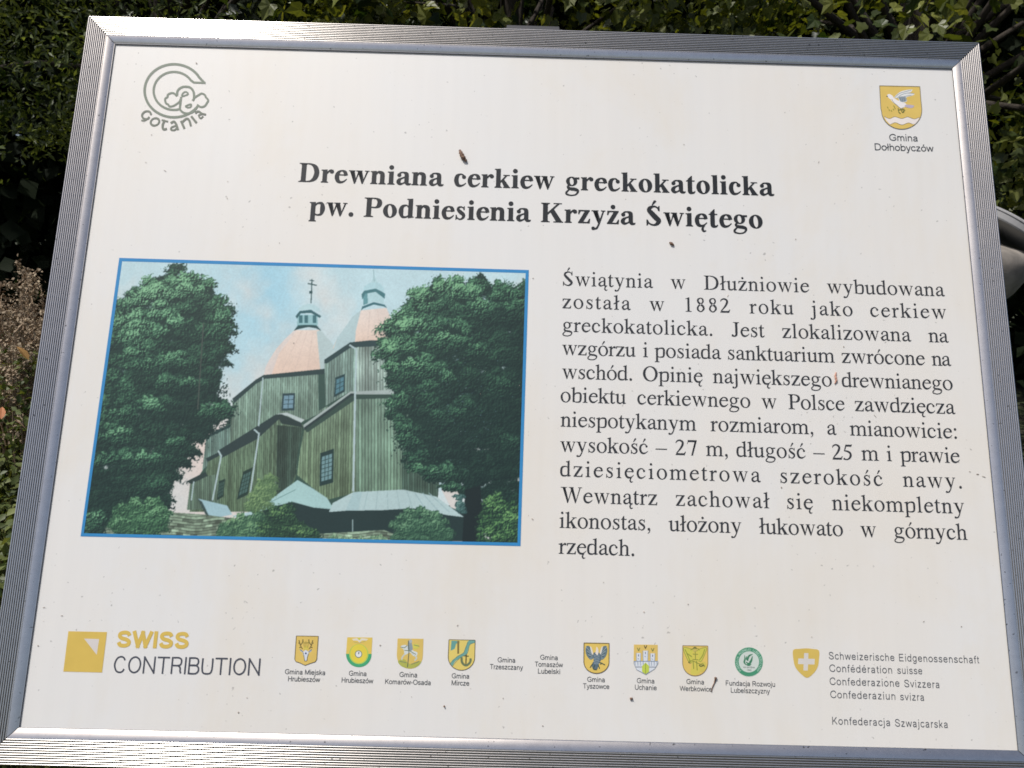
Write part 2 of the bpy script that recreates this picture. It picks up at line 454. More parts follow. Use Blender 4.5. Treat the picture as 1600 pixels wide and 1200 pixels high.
    G['.'] = (250, [dot(R(126, 125), R(44, 64), R(58, 78))])
    G[':'] = (278, [dot(140, 44, 56), dot(140, 404, 56)])
    G[','] = (250, [dot(116, 48, 56), stroke([(150, 50, 44), (152, -20, 38), (124, -80, 28), (62, -132, 14)])])
    G['–'] = (500, [rect(0, R(210, 180), 500, R(250, 250))])
    out = {}
    for ch, (adv, shapes) in G.items():
        V, F, Z = [], [], []
        n = 0
        for k, s in enumerate(shapes):
            s = s if isinstance(s, list) else [s]
            v, f = tess(s)
            V.append(v)
            F.append(f + n)
            Z.append(np.full(len(v), k))
            n += len(v)
            for c_ in s:
                cc = np.array(c_, float)
                v, f = tess(stroke(np.column_stack([cc, np.full(len(cc), R(4.0, 8.0))]), True, straight=True))
                V.append(v)
                F.append(f + n)
                Z.append(np.full(len(v), k + .5))
                n += len(v)
        V = np.vstack(V)
        out[ch] = (adv, V, np.vstack(F), np.concatenate(Z), V[:, 0].min(), V[:, 0].max())
    return out


FREG = serif_font(False)
FBOLD = serif_font(True)
ZSTEP = 6e-6


class Flat:
    """collects flat coloured shapes on the board's face and links them as one mesh"""

    def __init__(self, z=2.0e-4):
        self.V, self.F, self.M, self.mats, self.n, self.z = [], [], [], [], 0, z

    def add(self, xy, z, F, rgb):
        if len(F) == 0:
            return
        m = ink(rgb)
        if m not in self.mats:
            self.mats.append(m)
        self.V.append(np.column_stack([xy, z]))
        self.F.append(np.asarray(F) + self.n)
        self.M += [self.mats.index(m)] * len(F)
        self.n += len(xy)

    def build(self, name, parent):
        V, F = np.vstack(self.V), np.vstack(self.F)
        return mesh_obj(name, V, F, self.mats, parent, self.M)


def serif_words(fl, font, em, words, base, rgb):
    """words: (text, x0, x1) ink extents in frame pixels; base: ((x, y), (x, y)) of the line"""
    (xa, ya), (xb, yb) = base
    for text, x0, x1 in words:
        yy = lambda x: ya + (yb - ya) * (x - xa) / (xb - xa)
        p, q = B(x0, yy(x0)), B(x1, yy(x1))
        d = q - p
        D = np.linalg.norm(d)
        d /= D
        nrm = np.array([-d[1], d[0]])
        g = [font[c] for c in text]
        L = sum(c[0] for c in g) - g[0][4] - (g[-1][0] - g[-1][5])
        s = em / 1000.0
        tr = (D / s - L) / (len(g) - 1) if len(g) > 1 else 0.0
        x = -g[0][4] + (0 if len(g) > 1 else (D / s - (g[0][5] - g[0][4])) / 2)
        for c in g:
            xy = p + ((c[1][:, :1] + x) * s) * d + (c[1][:, 1:] * s) * nrm
            fl.add(xy, fl.z + c[3] * ZSTEP, c[2], rgb)
            x += c[0] + tr


# a plain grotesque alphabet drawn with strokes of one weight (cap height 1): kind 0 curve, 1 closed curve, 2 straight pieces
XS, W_ = .725, .13


def _o(cx, cy, rx, ry):
    return ([(cx + rx * math.cos(t), cy + ry * math.sin(t)) for t in np.linspace(0, 2 * math.pi, 12, endpoint=False)], 1)


_h = W_ / 2
_ar = lambda x0, x1: ([(x0, XS - .26), (x0 + .06, XS - .15), (x0 + (x1 - x0) * .5, XS - _h), (x1 - .05, XS - .15), (x1, XS - .3), (x1, .25), (x1, 0)], 0)
_bw = _o(.37, XS / 2, .29, XS / 2 - _h + .01)
SG = {
    'a': (.777, [([(.13, .52), (.2, .62), (.37, XS - _h), (.55, .6), (.59, .48), (.59, .2), (.6, .07), (.64, 0)], 0), ([(.59, .42), (.4, .38), (.2, .32), (.12, .2), (.2, .07), (.36, .05), (.52, .12), (.59, .24)], 0)]),
    'b': (.777, [([(.13, 0), (.13, 1)], 2), _o(.41, XS / 2, .28, XS / 2 - _h + .01)]),
    'c': (.698, [([(.62, .52), (.54, .62), (.38, XS - _h), (.16, .58), (.1, XS / 2), (.16, .15), (.38, _h), (.54, .1), (.63, .24)], 0)]),
    'd': (.777, [([(.63, 0), (.63, 1)], 2), _o(.35, XS / 2, .28, XS / 2 - _h + .01)]),
    'e': (.777, [([(.12, .38), (.66, .38)], 2), ([(.66, .38), (.62, .56), (.39, XS - _h), (.16, .58), (.1, XS / 2), (.17, .14), (.4, _h), (.58, .1), (.66, .22)], 0)]),
    'f': (.388, [([(.18, 0), (.18, .5), (.18, .78), (.23, .92), (.4, .96)], 0), ([(.02, XS - _h), (.36, XS - _h)], 2)]),
    'g': (.777, [([(.62, XS), (.62, .3), (.61, -.06), (.52, -.2), (.36, -.24), (.2, -.2), (.12, -.1)], 0), _o(.35, XS / 2, .27, XS / 2 - _h + .01)]),
    'h': (.777, [([(.15, 0), (.15, 1)], 2), _ar(.15, .63)]),
    'i': (.31, [([(.155, 0), (.155, XS)], 2), ([(.155, .87), (.155, 1)], 2)]),
    'j': (.31, [([(.16, XS), (.16, .3), (.16, -.1), (.1, -.22), (-.04, -.23)], 0), ([(.155, .87), (.155, 1)], 2)]),
    'k': (.698, [([(.14, 0), (.14, 1)], 2), ([(.18, .26), (.58, XS - .04)], 2), ([(.33, .4), (.6, .04)], 2)]),
    'l': (.31, [([(.155, 0), (.155, 1)], 2)]),
    'm': (1.163, [([(.15, 0), (.15, XS)], 2), _ar(.15, .58), _ar(.58, 1.01)]),
    'n': (.777, [([(.15, 0), (.15, XS)], 2), _ar(.15, .63)]),
    'o': (.777, [_o(.388, XS / 2, .3, XS / 2 - _h + .01)]),
    'r': (.465, [([(.15, 0), (.15, XS)], 2), ([(.15, .4), (.2, .58), (.3, XS - _h - .01), (.46, XS - _h - .02)], 0)]),
    's': (.698, [([(.6, .54), (.52, .63), (.35, XS - _h), (.16, .6), (.14, .47), (.3, .39), (.5, .33), (.6, .21), (.52, .09), (.34, _h), (.16, .1), (.08, .22)], 0)]),
    't': (.388, [([(.18, .9), (.18, .5), (.18, .2), (.22, .09), (.36, .06)], 0), ([(.03, XS - _h), (.35, XS - _h)], 2)]),
    'u': (.777, [([(.63, 0), (.63, XS)], 2), ([(.15, XS), (.15, .4), (.15, .25), (.2, .1), (.36, _h), (.56, .12), (.63, .28)], 0)]),
    'v': (.698, [([(.06, XS - .02), (.35, .03)], 2), ([(.35, .03), (.64, XS - .02)], 2)]),
    'w': (1.008, [([(.06, XS - .02), (.27, .03)], 2), ([(.27, .03), (.5, XS - .04)], 2), ([(.5, XS - .04), (.74, .03)], 2), ([(.74, .03), (.95, XS - .02)], 2)]),
    'y': (.698, [([(.06, XS - .02), (.35, .03)], 2), ([(.64, XS), (.42, .14), (.3, -.16), (.2, -.24), (.08, -.23)], 0)]),
    'z': (.698, [([(.08, XS - _h), (.6, XS - _h)], 2), ([(.06, _h), (.64, _h)], 2), ([(.1, .1), (.57, XS - .11)], 2)]),
    'C': (1.008, [([(.92, .68), (.82, .86), (.54, .94), (.22, .8), (.11, .5), (.22, .19), (.54, .06), (.82, .14), (.94, .36)], 0)]),
    'D': (1.008, [([(.16, 0), (.16, 1)], 2), ([(.16, .935), (.5, .935), (.78, .84), (.9, .5), (.78, .16), (.5, .065), (.16, .065)], 0)]),
    'E': (.93, [([(.17, 0), (.17, 1)], 2), ([(.2, .935), (.82, .935)], 2), ([(.2, .52), (.77, .52)], 2), ([(.2, .065), (.85, .065)], 2)]),
    'F': (.853, [([(.17, 0), (.17, 1)], 2), ([(.2, .935), (.76, .935)], 2), ([(.2, .5), (.68, .5)], 2)]),
    'G': (1.086, [([(.94, .72), (.84, .87), (.57, .94), (.23, .8), (.11, .5), (.23, .19), (.58, .06), (.84, .13), (.96, .22), (.96, .42)], 0), ([(.6, .45), (.98, .45)], 2)]),
    'H': (1.008, [([(.16, 0), (.16, 1)], 2), ([(.85, 0), (.85, 1)], 2), ([(.2, .53), (.82, .53)], 2)]),
    'K': (.93, [([(.16, 0), (.16, 1)], 2), ([(.2, .38), (.8, .96)], 2), ([(.4, .54), (.86, .04)], 2)]),
    'L': (.777, [([(.16, 0), (.16, 1)], 2), ([(.2, .065), (.72, .065)], 2)]),
    'M': (1.163, [([(.15, 0), (.15, 1)], 2), ([(1.01, 0), (1.01, 1)], 2), ([(.17, .95), (.58, .06)], 2), ([(.58, .06), (.99, .95)], 2)]),
    'O': (1.086, [_o(.543, .5, .44, .44)]),
    'R': (1.008, [([(.16, 0), (.16, 1)], 2), ([(.16, .935), (.56, .935), (.8, .86), (.84, .7), (.76, .54), (.54, .49), (.16, .49)], 0), ([(.5, .46), (.66, .36), (.9, .02)], 0)]),
    'S': (.93, [([(.8, .7), (.7, .87), (.46, .94), (.2, .85), (.16, .68), (.34, .56), (.62, .46), (.82, .3), (.74, .12), (.48, .06), (.2, .14), (.1, .34)], 0)]),
    'T': (.853, [([(.426, 0), (.426, .9)], 2), ([(.04, .935), (.81, .935)], 2)]),
    'U': (1.008, [([(.16, 1), (.16, .6), (.16, .36), (.25, .13), (.5, .06), (.76, .13), (.85, .36), (.85, .6), (.85, 1)], 0)]),
    'W': (1.318, [([(.06, .97), (.34, .04)], 2), ([(.34, .04), (.66, .95)], 2), ([(.66, .95), (.98, .04)], 2), ([(.98, .04), (1.26, .97)], 2)]),
    'Z': (.853, [([(.06, .935), (.78, .935)], 2), ([(.04, .065), (.8, .065)], 2), ([(.1, .1), (.74, .9)], 2)]),
    'I': (.388, [([(.19, 0), (.19, 1)], 2)]),
    'J': (.698, [([(.56, 1), (.56, .4), (.54, .16), (.36, .06), (.16, .14), (.1, .34)], 0)]),
    'B': (.93, [([(.16, 0), (.16, 1)], 2), ([(.16, .935), (.55, .935), (.76, .8), (.7, .58), (.5, .53), (.16, .53)], 0), ([(.5, .53), (.76, .46), (.84, .28), (.74, .1), (.5, .065), (.16, .065)], 0)]),
    'N': (1.008, [([(.16, 0), (.16, 1)], 2), ([(.85, 0), (.85, 1)], 2), ([(.18, .94), (.83, .06)], 2)]),
    'A': (.93, [([(.05, .02), (.46, .96)], 2), ([(.88, .02), (.46, .96)], 2), ([(.2, .34), (.73, .34)], 2)]),
    'Y': (.93, [([(.06, .97), (.46, .42)], 2), ([(.87, .97), (.46, .42)], 2), ([(.46, 0), (.46, .42)], 2)]),
    '1': (.777, [([(.44, 0), (.44, 1)], 2), ([(.16, .74), (.42, .94)], 2)]),
    '9': (.777, [_o(.38, .66, .27, .28), ([(.65, .66), (.6, .24), (.4, .06), (.16, .12)], 0)]),
    '0': (.777, [_o(.388, .5, .29, .44)]),
    '-': (.465, [([(.06, .36), (.4, .36)], 2)]), ' ': (.388, []),
}
SG['ó'] = (SG['o'][0], SG['o'][1] + [([(.36, .84), (.5, 1.0)], 2)])
SG['é'] = (SG['e'][0], SG['e'][1] + [([(.36, .84), (.5, 1.0)], 2)])
SG['ł'] = (SG['l'][0], SG['l'][1] + [([(.0, .38), (.32, .6)], 2)])
SG['Ł'] = (SG['L'][0], SG['L'][1] + [([(.0, .4), (.42, .66)], 2)])
SG['Ż'] = (SG['Z'][0], SG['Z'][1] + [([(.42, 1.1), (.42, 1.22)], 2)])
SANS = {}


def sans_mesh(text, w=W_, track=0.0):
    key = (text, w, track)
    if key not in SANS:
        Vs, Fs, Zs, n, x = [], [], [], 0, 0.0
        for ch in text:
            adv, parts = SG[ch]
            for k, (pts, kind) in enumerate(parts):
                P = [(px, py, w) for px, py in pts]
                v, f = tess(stroke(P, kind == 1, 5, kind == 2))
                Vs.append(v + [x, 0])
                Fs.append(f + n)
                Zs.append(np.full(len(v), k))
                n += len(v)
            x += adv + track
        SANS[key] = (np.vstack(Vs), np.vstack(Fs), np.concatenate(Zs))
    return SANS[key]


def sans_line(fl, text, x0, x1, y, cap, rgb, slope=0.027, w=W_, track=0.0):
    """cap: height of capitals in metres; y: baseline pixel at the middle of the line"""
    V, F, Z = sans_mesh(text, w, track)
    h = slope * (x1 - x0) / 2
    p, q = B(x0, y - h), B(x1, y + h)
    d = q - p
    D = np.linalg.norm(d)
    d /= D
    nrm = np.array([-d[1], d[0]])
    u = (V[:, 0] - V[:, 0].min()) / (V[:, 0].max() - V[:, 0].min()) * D
    fl.add(p + u[:, None] * d + (V[:, 1] * cap)[:, None] * nrm, fl.z + Z * ZSTEP, F, rgb)


# ------------------------------------------------------------------ materials of the board
def panel_material():
    m = mat('weathered_white_laminate', (.74, .715, .69), .55, 0, .6)
    n, l, b = nodes(m)
    tc = n.new('ShaderNodeTexCoord')
    mp = n.new('ShaderNodeMapping')
    mp.inputs['Scale'].default_value = (3.4, 2.3, 1)
    l.new(tc.outputs['Object'], mp.inputs['Vector'])
    n1 = n.new('ShaderNodeTexNoise')
    n1.inputs['Scale'].default_value = 1.0
    n1.inputs['Detail'].default_value = 5
    n1.inputs['Roughness'].default_value = .6
    l.new(mp.outputs['Vector'], n1.inputs['Vector'])
    r1 = n.new('ShaderNodeValToRGB')
    r1.color_ramp.elements[0].position = .40
    r1.color_ramp.elements[0].color = (.756, .752, .730, 1)
    r1.color_ramp.elements[1].position = .70
    r1.color_ramp.elements[1].color = (.772, .742, .685, 1)
    l.new(n1.outputs['Fac'], r1.inputs['Fac'])
    # broad yellowed stains with soft runs
    mp0 = n.new('ShaderNodeMapping')
    mp0.inputs['Scale'].default_value = (5.2, 3.0, 1)
    mp0.inputs['Location'].default_value = (1.7, .4, 0)
    l.new(tc.outputs['Object'], mp0.inputs['Vector'])
    n0 = n.new('ShaderNodeTexNoise')
    n0.inputs['Scale'].default_value = 1.0
    n0.inputs['Detail'].default_value = 9
    n0.inputs['Roughness'].default_value = .68
    n0.inputs['Distortion'].default_value = .4
    l.new(mp0.outputs['Vector'], n0.inputs['Vector'])
    r0 = n.new('ShaderNodeMapRange')
    r0.inputs['From Min'].default_value = .50
    r0.inputs['From Max'].default_value = .72
    r0.inputs['To Max'].default_value = .68
    l.new(n0.outputs['Fac'], r0.inputs['Value'])
    mx0 = n.new('ShaderNodeMix')
    mx0.data_type = 'RGBA'
    mx0.inputs['B'].default_value = (.745, .695, .60, 1)
    l.new(r0.outputs[0], mx0.inputs['Factor'])
    l.new(r1.outputs['Color'], mx0.inputs['A'])
    # fine vertical wash streaks
    mp2 = n.new('ShaderNodeMapping')
    mp2.inputs['Scale'].default_value = (90, 5, 1)
    l.new(tc.outputs['Object'], mp2.inputs['Vector'])
    n2 = n.new('ShaderNodeTexNoise')
    n2.inputs['Scale'].default_value = 1
    n2.inputs['Detail'].default_value = 3
    l.new(mp2.outputs['Vector'], n2.inputs['Vector'])
    mm = n.new('ShaderNodeMapRange')
    mm.inputs['From Min'].default_value = .3
    mm.inputs['From Max'].default_value = .75
    mm.inputs['To Min'].default_value = 1.006
    mm.inputs['To Max'].default_value = .984
    l.new(n2.outputs['Fac'], mm.inputs['Value'])
    # specks of dirt
    n3 = n.new('ShaderNodeTexNoise')
    n3.inputs['Scale'].default_value = 190
    n3.inputs['Detail'].default_value = 2
    l.new(tc.outputs['Object'], n3.inputs['Vector'])
    n4 = n.new('ShaderNodeTexNoise')
    n4.inputs['Scale'].default_value = 9
    l.new(tc.outputs['Object'], n4.inputs['Vector'])
    ad = n.new('ShaderNodeMath')
    ad.operation = 'MULTIPLY_ADD'
    ad.inputs[1].default_value = .25
    l.new(n4.outputs['Fac'], ad.inputs[0])
    l.new(n3.outputs['Fac'], ad.inputs[2])
    sp = n.new('ShaderNodeMapRange')
    sp.inputs['From Min'].default_value = .845
    sp.inputs['From Max'].default_value = .90
    sp.inputs['To Min'].default_value = 1.0
    sp.inputs['To Max'].default_value = .62
    l.new(ad.outputs[0], sp.inputs['Value'])
    k = n.new('ShaderNodeMath')
    k.operation = 'MULTIPLY'
    l.new(mm.outputs[0], k.inputs[0])
    l.new(sp.outputs[0], k.inputs[1])
    mx = n.new('ShaderNodeMix')
    mx.data_type = 'RGBA'
    mx.blend_type = 'MULTIPLY'
    mx.inputs['Factor'].default_value = 1
    l.new(mx0.outputs['Result'], mx.inputs['A'])
    l.new(k.outputs[0], mx.inputs['B'])
    l.new(mx.outputs['Result'], b.inputs['Base Color'])
    rr = n.new('ShaderNodeMapRange')
    rr.inputs['To Min'].default_value = .44
    rr.inputs['To Max'].default_value = .58
    l.new(n1.outputs['Fac'], rr.inputs['Value'])
    l.new(rr.outputs[0], b.inputs['Roughness'])
    return m


def alu_material():
    m = mat('anodised_aluminium', (.64, .63, .61), .3, 1.0)
    n, l, b = nodes(m)
    tc = n.new('ShaderNodeTexCoord')
    nz = n.new('ShaderNodeTexNoise')
    nz.inputs['Scale'].default_value = 130
    nz.inputs['Detail'].default_value = 6
    nz.inputs['Roughness'].default_value = .7
    l.new(tc.outputs['Object'], nz.inputs['Vector'])
    r = n.new('ShaderNodeValToRGB')
    r.color_ramp.elements[0].position = .3
    r.color_ramp.elements[0].color = (.74, .71, .665, 1)
    r.color_ramp.elements[1].position = .62
    r.color_ramp.elements[1].color = (.82, .79, .74, 1)
    l.new(nz.outputs['Fac'], r.inputs['Fac'])
    ns = n.new('ShaderNodeTexNoise')
    ns.inputs['Scale'].default_value = 260
    ns.inputs['Detail'].default_value = 2
    l.new(tc.outputs['Object'], ns.inputs['Vector'])
    rs = n.new('ShaderNodeMapRange')
    rs.inputs['From Min'].default_value = .68
    rs.inputs['From Max'].default_value = .74
    rs.inputs['To Min'].default_value = 1
    rs.inputs['To Max'].default_value = .35
    l.new(ns.outputs['Fac'], rs.inputs['Value'])
    mxs = n.new('ShaderNodeMix')
    mxs.data_type = 'RGBA'
    mxs.blend_type = 'MULTIPLY'
    mxs.inputs['Factor'].default_value = 1
    l.new(r.outputs['Color'], mxs.inputs['A'])
    l.new(rs.outputs[0], mxs.inputs['B'])
    l.new(mxs.outputs['Result'], b.inputs['Base Color'])
    n2 = n.new('ShaderNodeTexNoise')
    n2.inputs['Scale'].default_value = 14
    n2.inputs['Detail'].default_value = 5
    l.new(tc.outputs['Object'], n2.inputs['Vector'])
    rr = n.new('ShaderNodeMapRange')
    rr.inputs['To Min'].default_value = .21
    rr.inputs['To Max'].default_value = .29
    l.new(n2.outputs['Fac'], rr.inputs['Value'])
    l.new(rr.outputs[0], b.inputs['Roughness'])
    bp = n.new('ShaderNodeBump')
    bp.inputs['Strength'].default_value = .006
    bp.inputs['Distance'].default_value = .0004
    l.new(nz.outputs['Fac'], bp.inputs['Height'])
    l.new(bp.outputs['Normal'], b.inputs['Normal'])
    return m


MPANEL = panel_material()
MALU = alu_material()
MGROOVE_SHADE = mat('groove_shade', (.15, .145, .135), .6, .4)  # shade between the ribs put into the colour, top and bottom bars
MGROOVE = mat('soft_groove_shade', (.30, .29, .275), .5, .7)  # weaker painted shade between the ribs of the upright bars
MSEAM_SHADOW = mat('seam_and_lip_shadow', (.03, .03, .03), .8)  # mitre joints, and a painted shadow line along the lip's inner edge
MSTEEL = mat('dark_grey_painted_steel', (.05, .052, .06), .5, .2)

# ------------------------------------------------------------------ ground
gm = mat('grassy_soil', (.05, .06, .025), .95)
n, l, b = nodes(gm)
tc = n.new('ShaderNodeTexCoord')
nz = n.new('ShaderNodeTexNoise')
nz.inputs['Scale'].default_value = 3
nz.inputs['Detail'].default_value = 8
l.new(tc.outputs['Object'], nz.inputs['Vector'])
r = n.new('ShaderNodeValToRGB')
r.color_ramp.elements[0].position = .35
r.color_ramp.elements[0].color = (.030, .024, .015, 1)
r.color_ramp.elements[1].position = .65
r.color_ramp.elements[1].color = (.045, .062, .020, 1)
l.new(nz.outputs['Fac'], r.inputs['Fac'])
l.new(r.outputs['Color'], b.inputs['Base Color'])
gn_ = 60
gx = np.linspace(-1, 1, gn_)
gx = np.sign(gx) * (np.abs(gx) ** 3) * 300
GV = [(x, y, 0.02 * math.sin(x * 1.7) * math.cos(y * 1.3) if abs(x) < 30 and abs(y) < 30 else 0) for y in gx for x in gx]
GF = [(j * gn_ + i, j * gn_ + i + 1, (j + 1) * gn_ + i + 1, (j + 1) * gn_ + i) for j in range(gn_ - 1) for i in range(gn_ - 1)]
tag(mesh_obj('ground', GV, GF, gm, smooth=True), kind='structure')

# ------------------------------------------------------------------ the information board
base = Vector((float(BO[0]), float(BO[1] + 0.10), 0.0))
board = empty('information_board', base, 'leaning information board about a wooden church in a ribbed aluminium frame', 'information board')
LOC = Matrix.Identity(4)
for i in range(3):
    for j in range(3):
        LOC[i][j] = BW[i, j]
    LOC[i][3] = float(BO[i]) - base[i]


def on_board(o):
    o.parent = board
    o.matrix_local = LOC
    return o


HW, HH = 0.5, ASPECT / 2
bm = bmesh.new()
bmesh.ops.create_cube(bm, size=1.0, matrix=Matrix.Translation((0, 0, -.002)) @ Matrix.Diagonal((2 * HW + .02, 2 * HH + .02, .004, 1)))
me = bpy.data.meshes.new('panel')
bm.to_mesh(me)
bm.free()
me.materials.append(MPANEL)
panel = bpy.data.objects.new('panel', me)
COL.objects.link(panel)
on_board(panel)

# frame: an extruded profile (distance outwards from the opening, height above the panel), mitred
prof = [(0.0006, .0004), (0.0003, .0005), (0.0002, .0017)]
for t in np.linspace(0, 1, 8):
    prof.append((.0007 + .0086 * t, .0018 + .0029 * t * (1.6 - .6 * t)))
prof += [(.0095, .0042), (.0096, .0026)]
NR, PITCH, X0 = 11, .00229, .0101
GROOVE_EDGES = []                                      # profile edges inside the grooves, coloured dark to stand for shade
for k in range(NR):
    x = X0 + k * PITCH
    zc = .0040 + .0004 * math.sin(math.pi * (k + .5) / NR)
    GROOVE_EDGES.append(len(prof) - 1)
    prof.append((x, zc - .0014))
    GROOVE_EDGES.append(len(prof) - 1)
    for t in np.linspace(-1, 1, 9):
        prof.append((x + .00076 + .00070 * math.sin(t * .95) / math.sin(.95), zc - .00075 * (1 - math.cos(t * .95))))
    GROOVE_EDGES.append(len(prof) - 1)
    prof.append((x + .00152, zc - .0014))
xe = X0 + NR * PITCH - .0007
GROOVE_EDGES = [k for k in GROOVE_EDGES if k > 14]
prof += [(xe + .0003, .0030), (xe + .0003, -.022), (.002, -.022), (.002, -.0045), (.0006, -.0045)]
OUTER = xe + .0003
GAP = .00045


def bar(L, place, groove):
    V, F = [], []
    npf = len(prof)
    for s in (-1, 1):
        for d, z in prof:
            V.append(place(s * (L / 2 + d - GAP), d, z))
    for k in range(npf):
        k2 = (k + 1) % npf
        F.append((k, k2, npf + k2, npf + k))
    F.append(tuple(range(npf)))
    F.append(tuple(reversed(range(npf, 2 * npf))))
    o = mesh_obj('frame_bar', V, F, [MALU, groove, MSEAM_SHADOW], mi=[2 if k < 2 else 1 if k in GROOVE_EDGES else 0 for k in range(npf)] + [2, 2])
    bm = bmesh.new()
    bm.from_mesh(o.data)
    bmesh.ops.recalc_face_normals(bm, faces=bm.faces)
    bm.to_mesh(o.data)
    bm.free()
    return on_board(o)


bar(2 * HW, lambda a, d, z: (a, HH + d, z), MGROOVE_SHADE)
bar(2 * HW, lambda a, d, z: (a, -HH - d, z), MGROOVE_SHADE)
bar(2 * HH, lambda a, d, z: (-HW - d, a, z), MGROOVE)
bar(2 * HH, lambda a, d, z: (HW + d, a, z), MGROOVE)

# stiff back sheet, mounting bracket and post behind


def box(x0, x1, y0, y1, z0, z1, bev=0.0):
    bm = bmesh.new()
    bmesh.ops.create_cube(bm, size=1.0, matrix=Matrix.Translation(((x0 + x1) / 2, (y0 + y1) / 2, (z0 + z1) / 2)) @ Matrix.Diagonal((x1 - x0, y1 - y0, z1 - z0, 1)))
    if bev:
        bmesh.ops.bevel(bm, geom=bm.edges[:], offset=bev, segments=3, affect='EDGES')
    V = [tuple(q.co) for q in bm.verts]
    bm.verts.index_update()
    F = [tuple(q.index for q in fc.verts) for fc in bm.faces]
    bm.free()
    return V, F


pc = (B(785, 44) + B(882, 48)) / 2
bx = float(pc[0])
v, f = box(bx - .0365, bx + .0365, .0, HH + OUTER + .0265, -.034, -.0225, .004)
on_board(mesh_obj('mounting_bracket', v, f, MSTEEL))
top = BO + BW @ np.array([bx, HH * .6, -.07])
v, f = box(-.035, .035, -.035, .035, 0, float(top[2]), .006)
post = mesh_obj('post', [(x + float(BO[0]) + bx - base[0], y + float(top[1]) + .03 - base[1], z) for x, y, z in v], f, MSTEEL, board)

# ------------------------------------------------------------------ the print on the board: headline and body text
DARK, BODY, SANSC = (36, 40, 44), (50, 53, 58), (60, 66, 72)


def text_line(name, font, em, words, basel, rgb):
    """a printed line: an Empty that parents its words"""
    o = bpy.data.objects.new(name, None)
    COL.objects.link(o)
    o.empty_display_size = .02
    on_board(o)
    for w in words:
        fl = Flat(2.2e-4)
        serif_words(fl, font, em, [w], basel, rgb)
        fl.build('word', o)


TITLE = [
    ([('Drewniana', 466, 693), ('cerkiew', 709, 866), ('greckokatolicka', 883, 1210)], ((466, 284), (1210, 306))),
    ([('pw.', 482.5, 552), ('Podniesienia', 568, 829.5), ('Krzyża', 845, 993), ('Świętego', 1010, 1192)], ((482, 336), (1192, 357))),
]
for words, basel in TITLE:
    text_line('headline', FBOLD, .0346, words, basel, DARK)
TEXT = [
    ([('Świątynia', 879.5, 1020.5), ('w', 1048, 1071), ('Dłużniowie', 1100, 1264.5), ('wybudowana', 1292.5, 1476.5)], ((879, 446), (1476, 463))),
    ([('została', 878.7, 985.5), ('w', 1015, 1037.5), ('1882', 1071, 1141), ('roku', 1171, 1240), ('jako', 1266, 1332.5), ('cerkiew', 1360, 1479)], ((879, 481.5), (1479, 498))),
    ([('greckokatolicka.', 878.7, 1113), ('Jest', 1143, 1195), ('zlokalizowana', 1222.5, 1424), ('na', 1451, 1482.5)], ((879, 518), (1482, 535.3))),
    ([('wzgórzu', 878, 993), ('i', 1005, 1012), ('posiada', 1022.5, 1127), ('sanktuarium', 1137.5, 1304.5), ('zwrócone', 1315.5, 1445.5), ('na', 1456, 1486.5)], ((878, 554), (1486, 571.8))),
    ([('wschód.', 878, 987.5), ('Opinię', 1004.5, 1098), ('największego', 1113.7, 1300), ('drewnianego', 1315.5, 1489)], ((878, 591.3), (1489, 609.5))),
    ([('obiektu', 875.7, 978), ('cerkiewnego', 995.7, 1172.5), ('w', 1190.7, 1213), ('Polsce', 1232, 1320), ('zawdzięcza', 1336, 1493)], ((876, 628), (1493, 647))),
    ([('niespotykanym', 875.5, 1088), ('rozmiarom,', 1110, 1270.7), ('a', 1292.5, 1307.5), ('mianowicie:', 1328, 1495.3)], ((875, 666.3), (1495, 685.3))),
    ([('wysokość', 875, 1012.5), ('–', 1024, 1042.5), ('27', 1055.5, 1089), ('m,', 1103, 1137), ('długość', 1150.7, 1259), ('–', 1270.7, 1289), ('25', 1300.7, 1332.5), ('m', 1347, 1372.5), ('i', 1386, 1393.7), ('prawie', 1406.7, 1500)], ((875, 705.5), (1500, 723.5))),
    ([('dziesięciometrowa', 875, 1188.7), ('szerokość', 1219.5, 1379.5), ('nawy.', 1411, 1503)], ((875, 744), (1503, 763))),
    ([('Wewnątrz', 875.7, 1027), ('zachował', 1056, 1203), ('się', 1230, 1270.5), ('niekompletny', 1300, 1507.3)], ((875, 785), (1507, 802.5))),
    ([('ikonostas,', 874, 1016), ('ułożony', 1044.5, 1158.7), ('łukowato', 1186, 1317.5), ('w', 1345, 1369), ('górnych', 1397, 1512)], ((874, 824.5), (1512, 843.5))),
    ([('rzędach.', 872.5, 991)], ((872, 865), (991, 868.6))),
]
for words, basel in TEXT:
    text_line('text_line', FREG, .0248, words, basel, BODY)


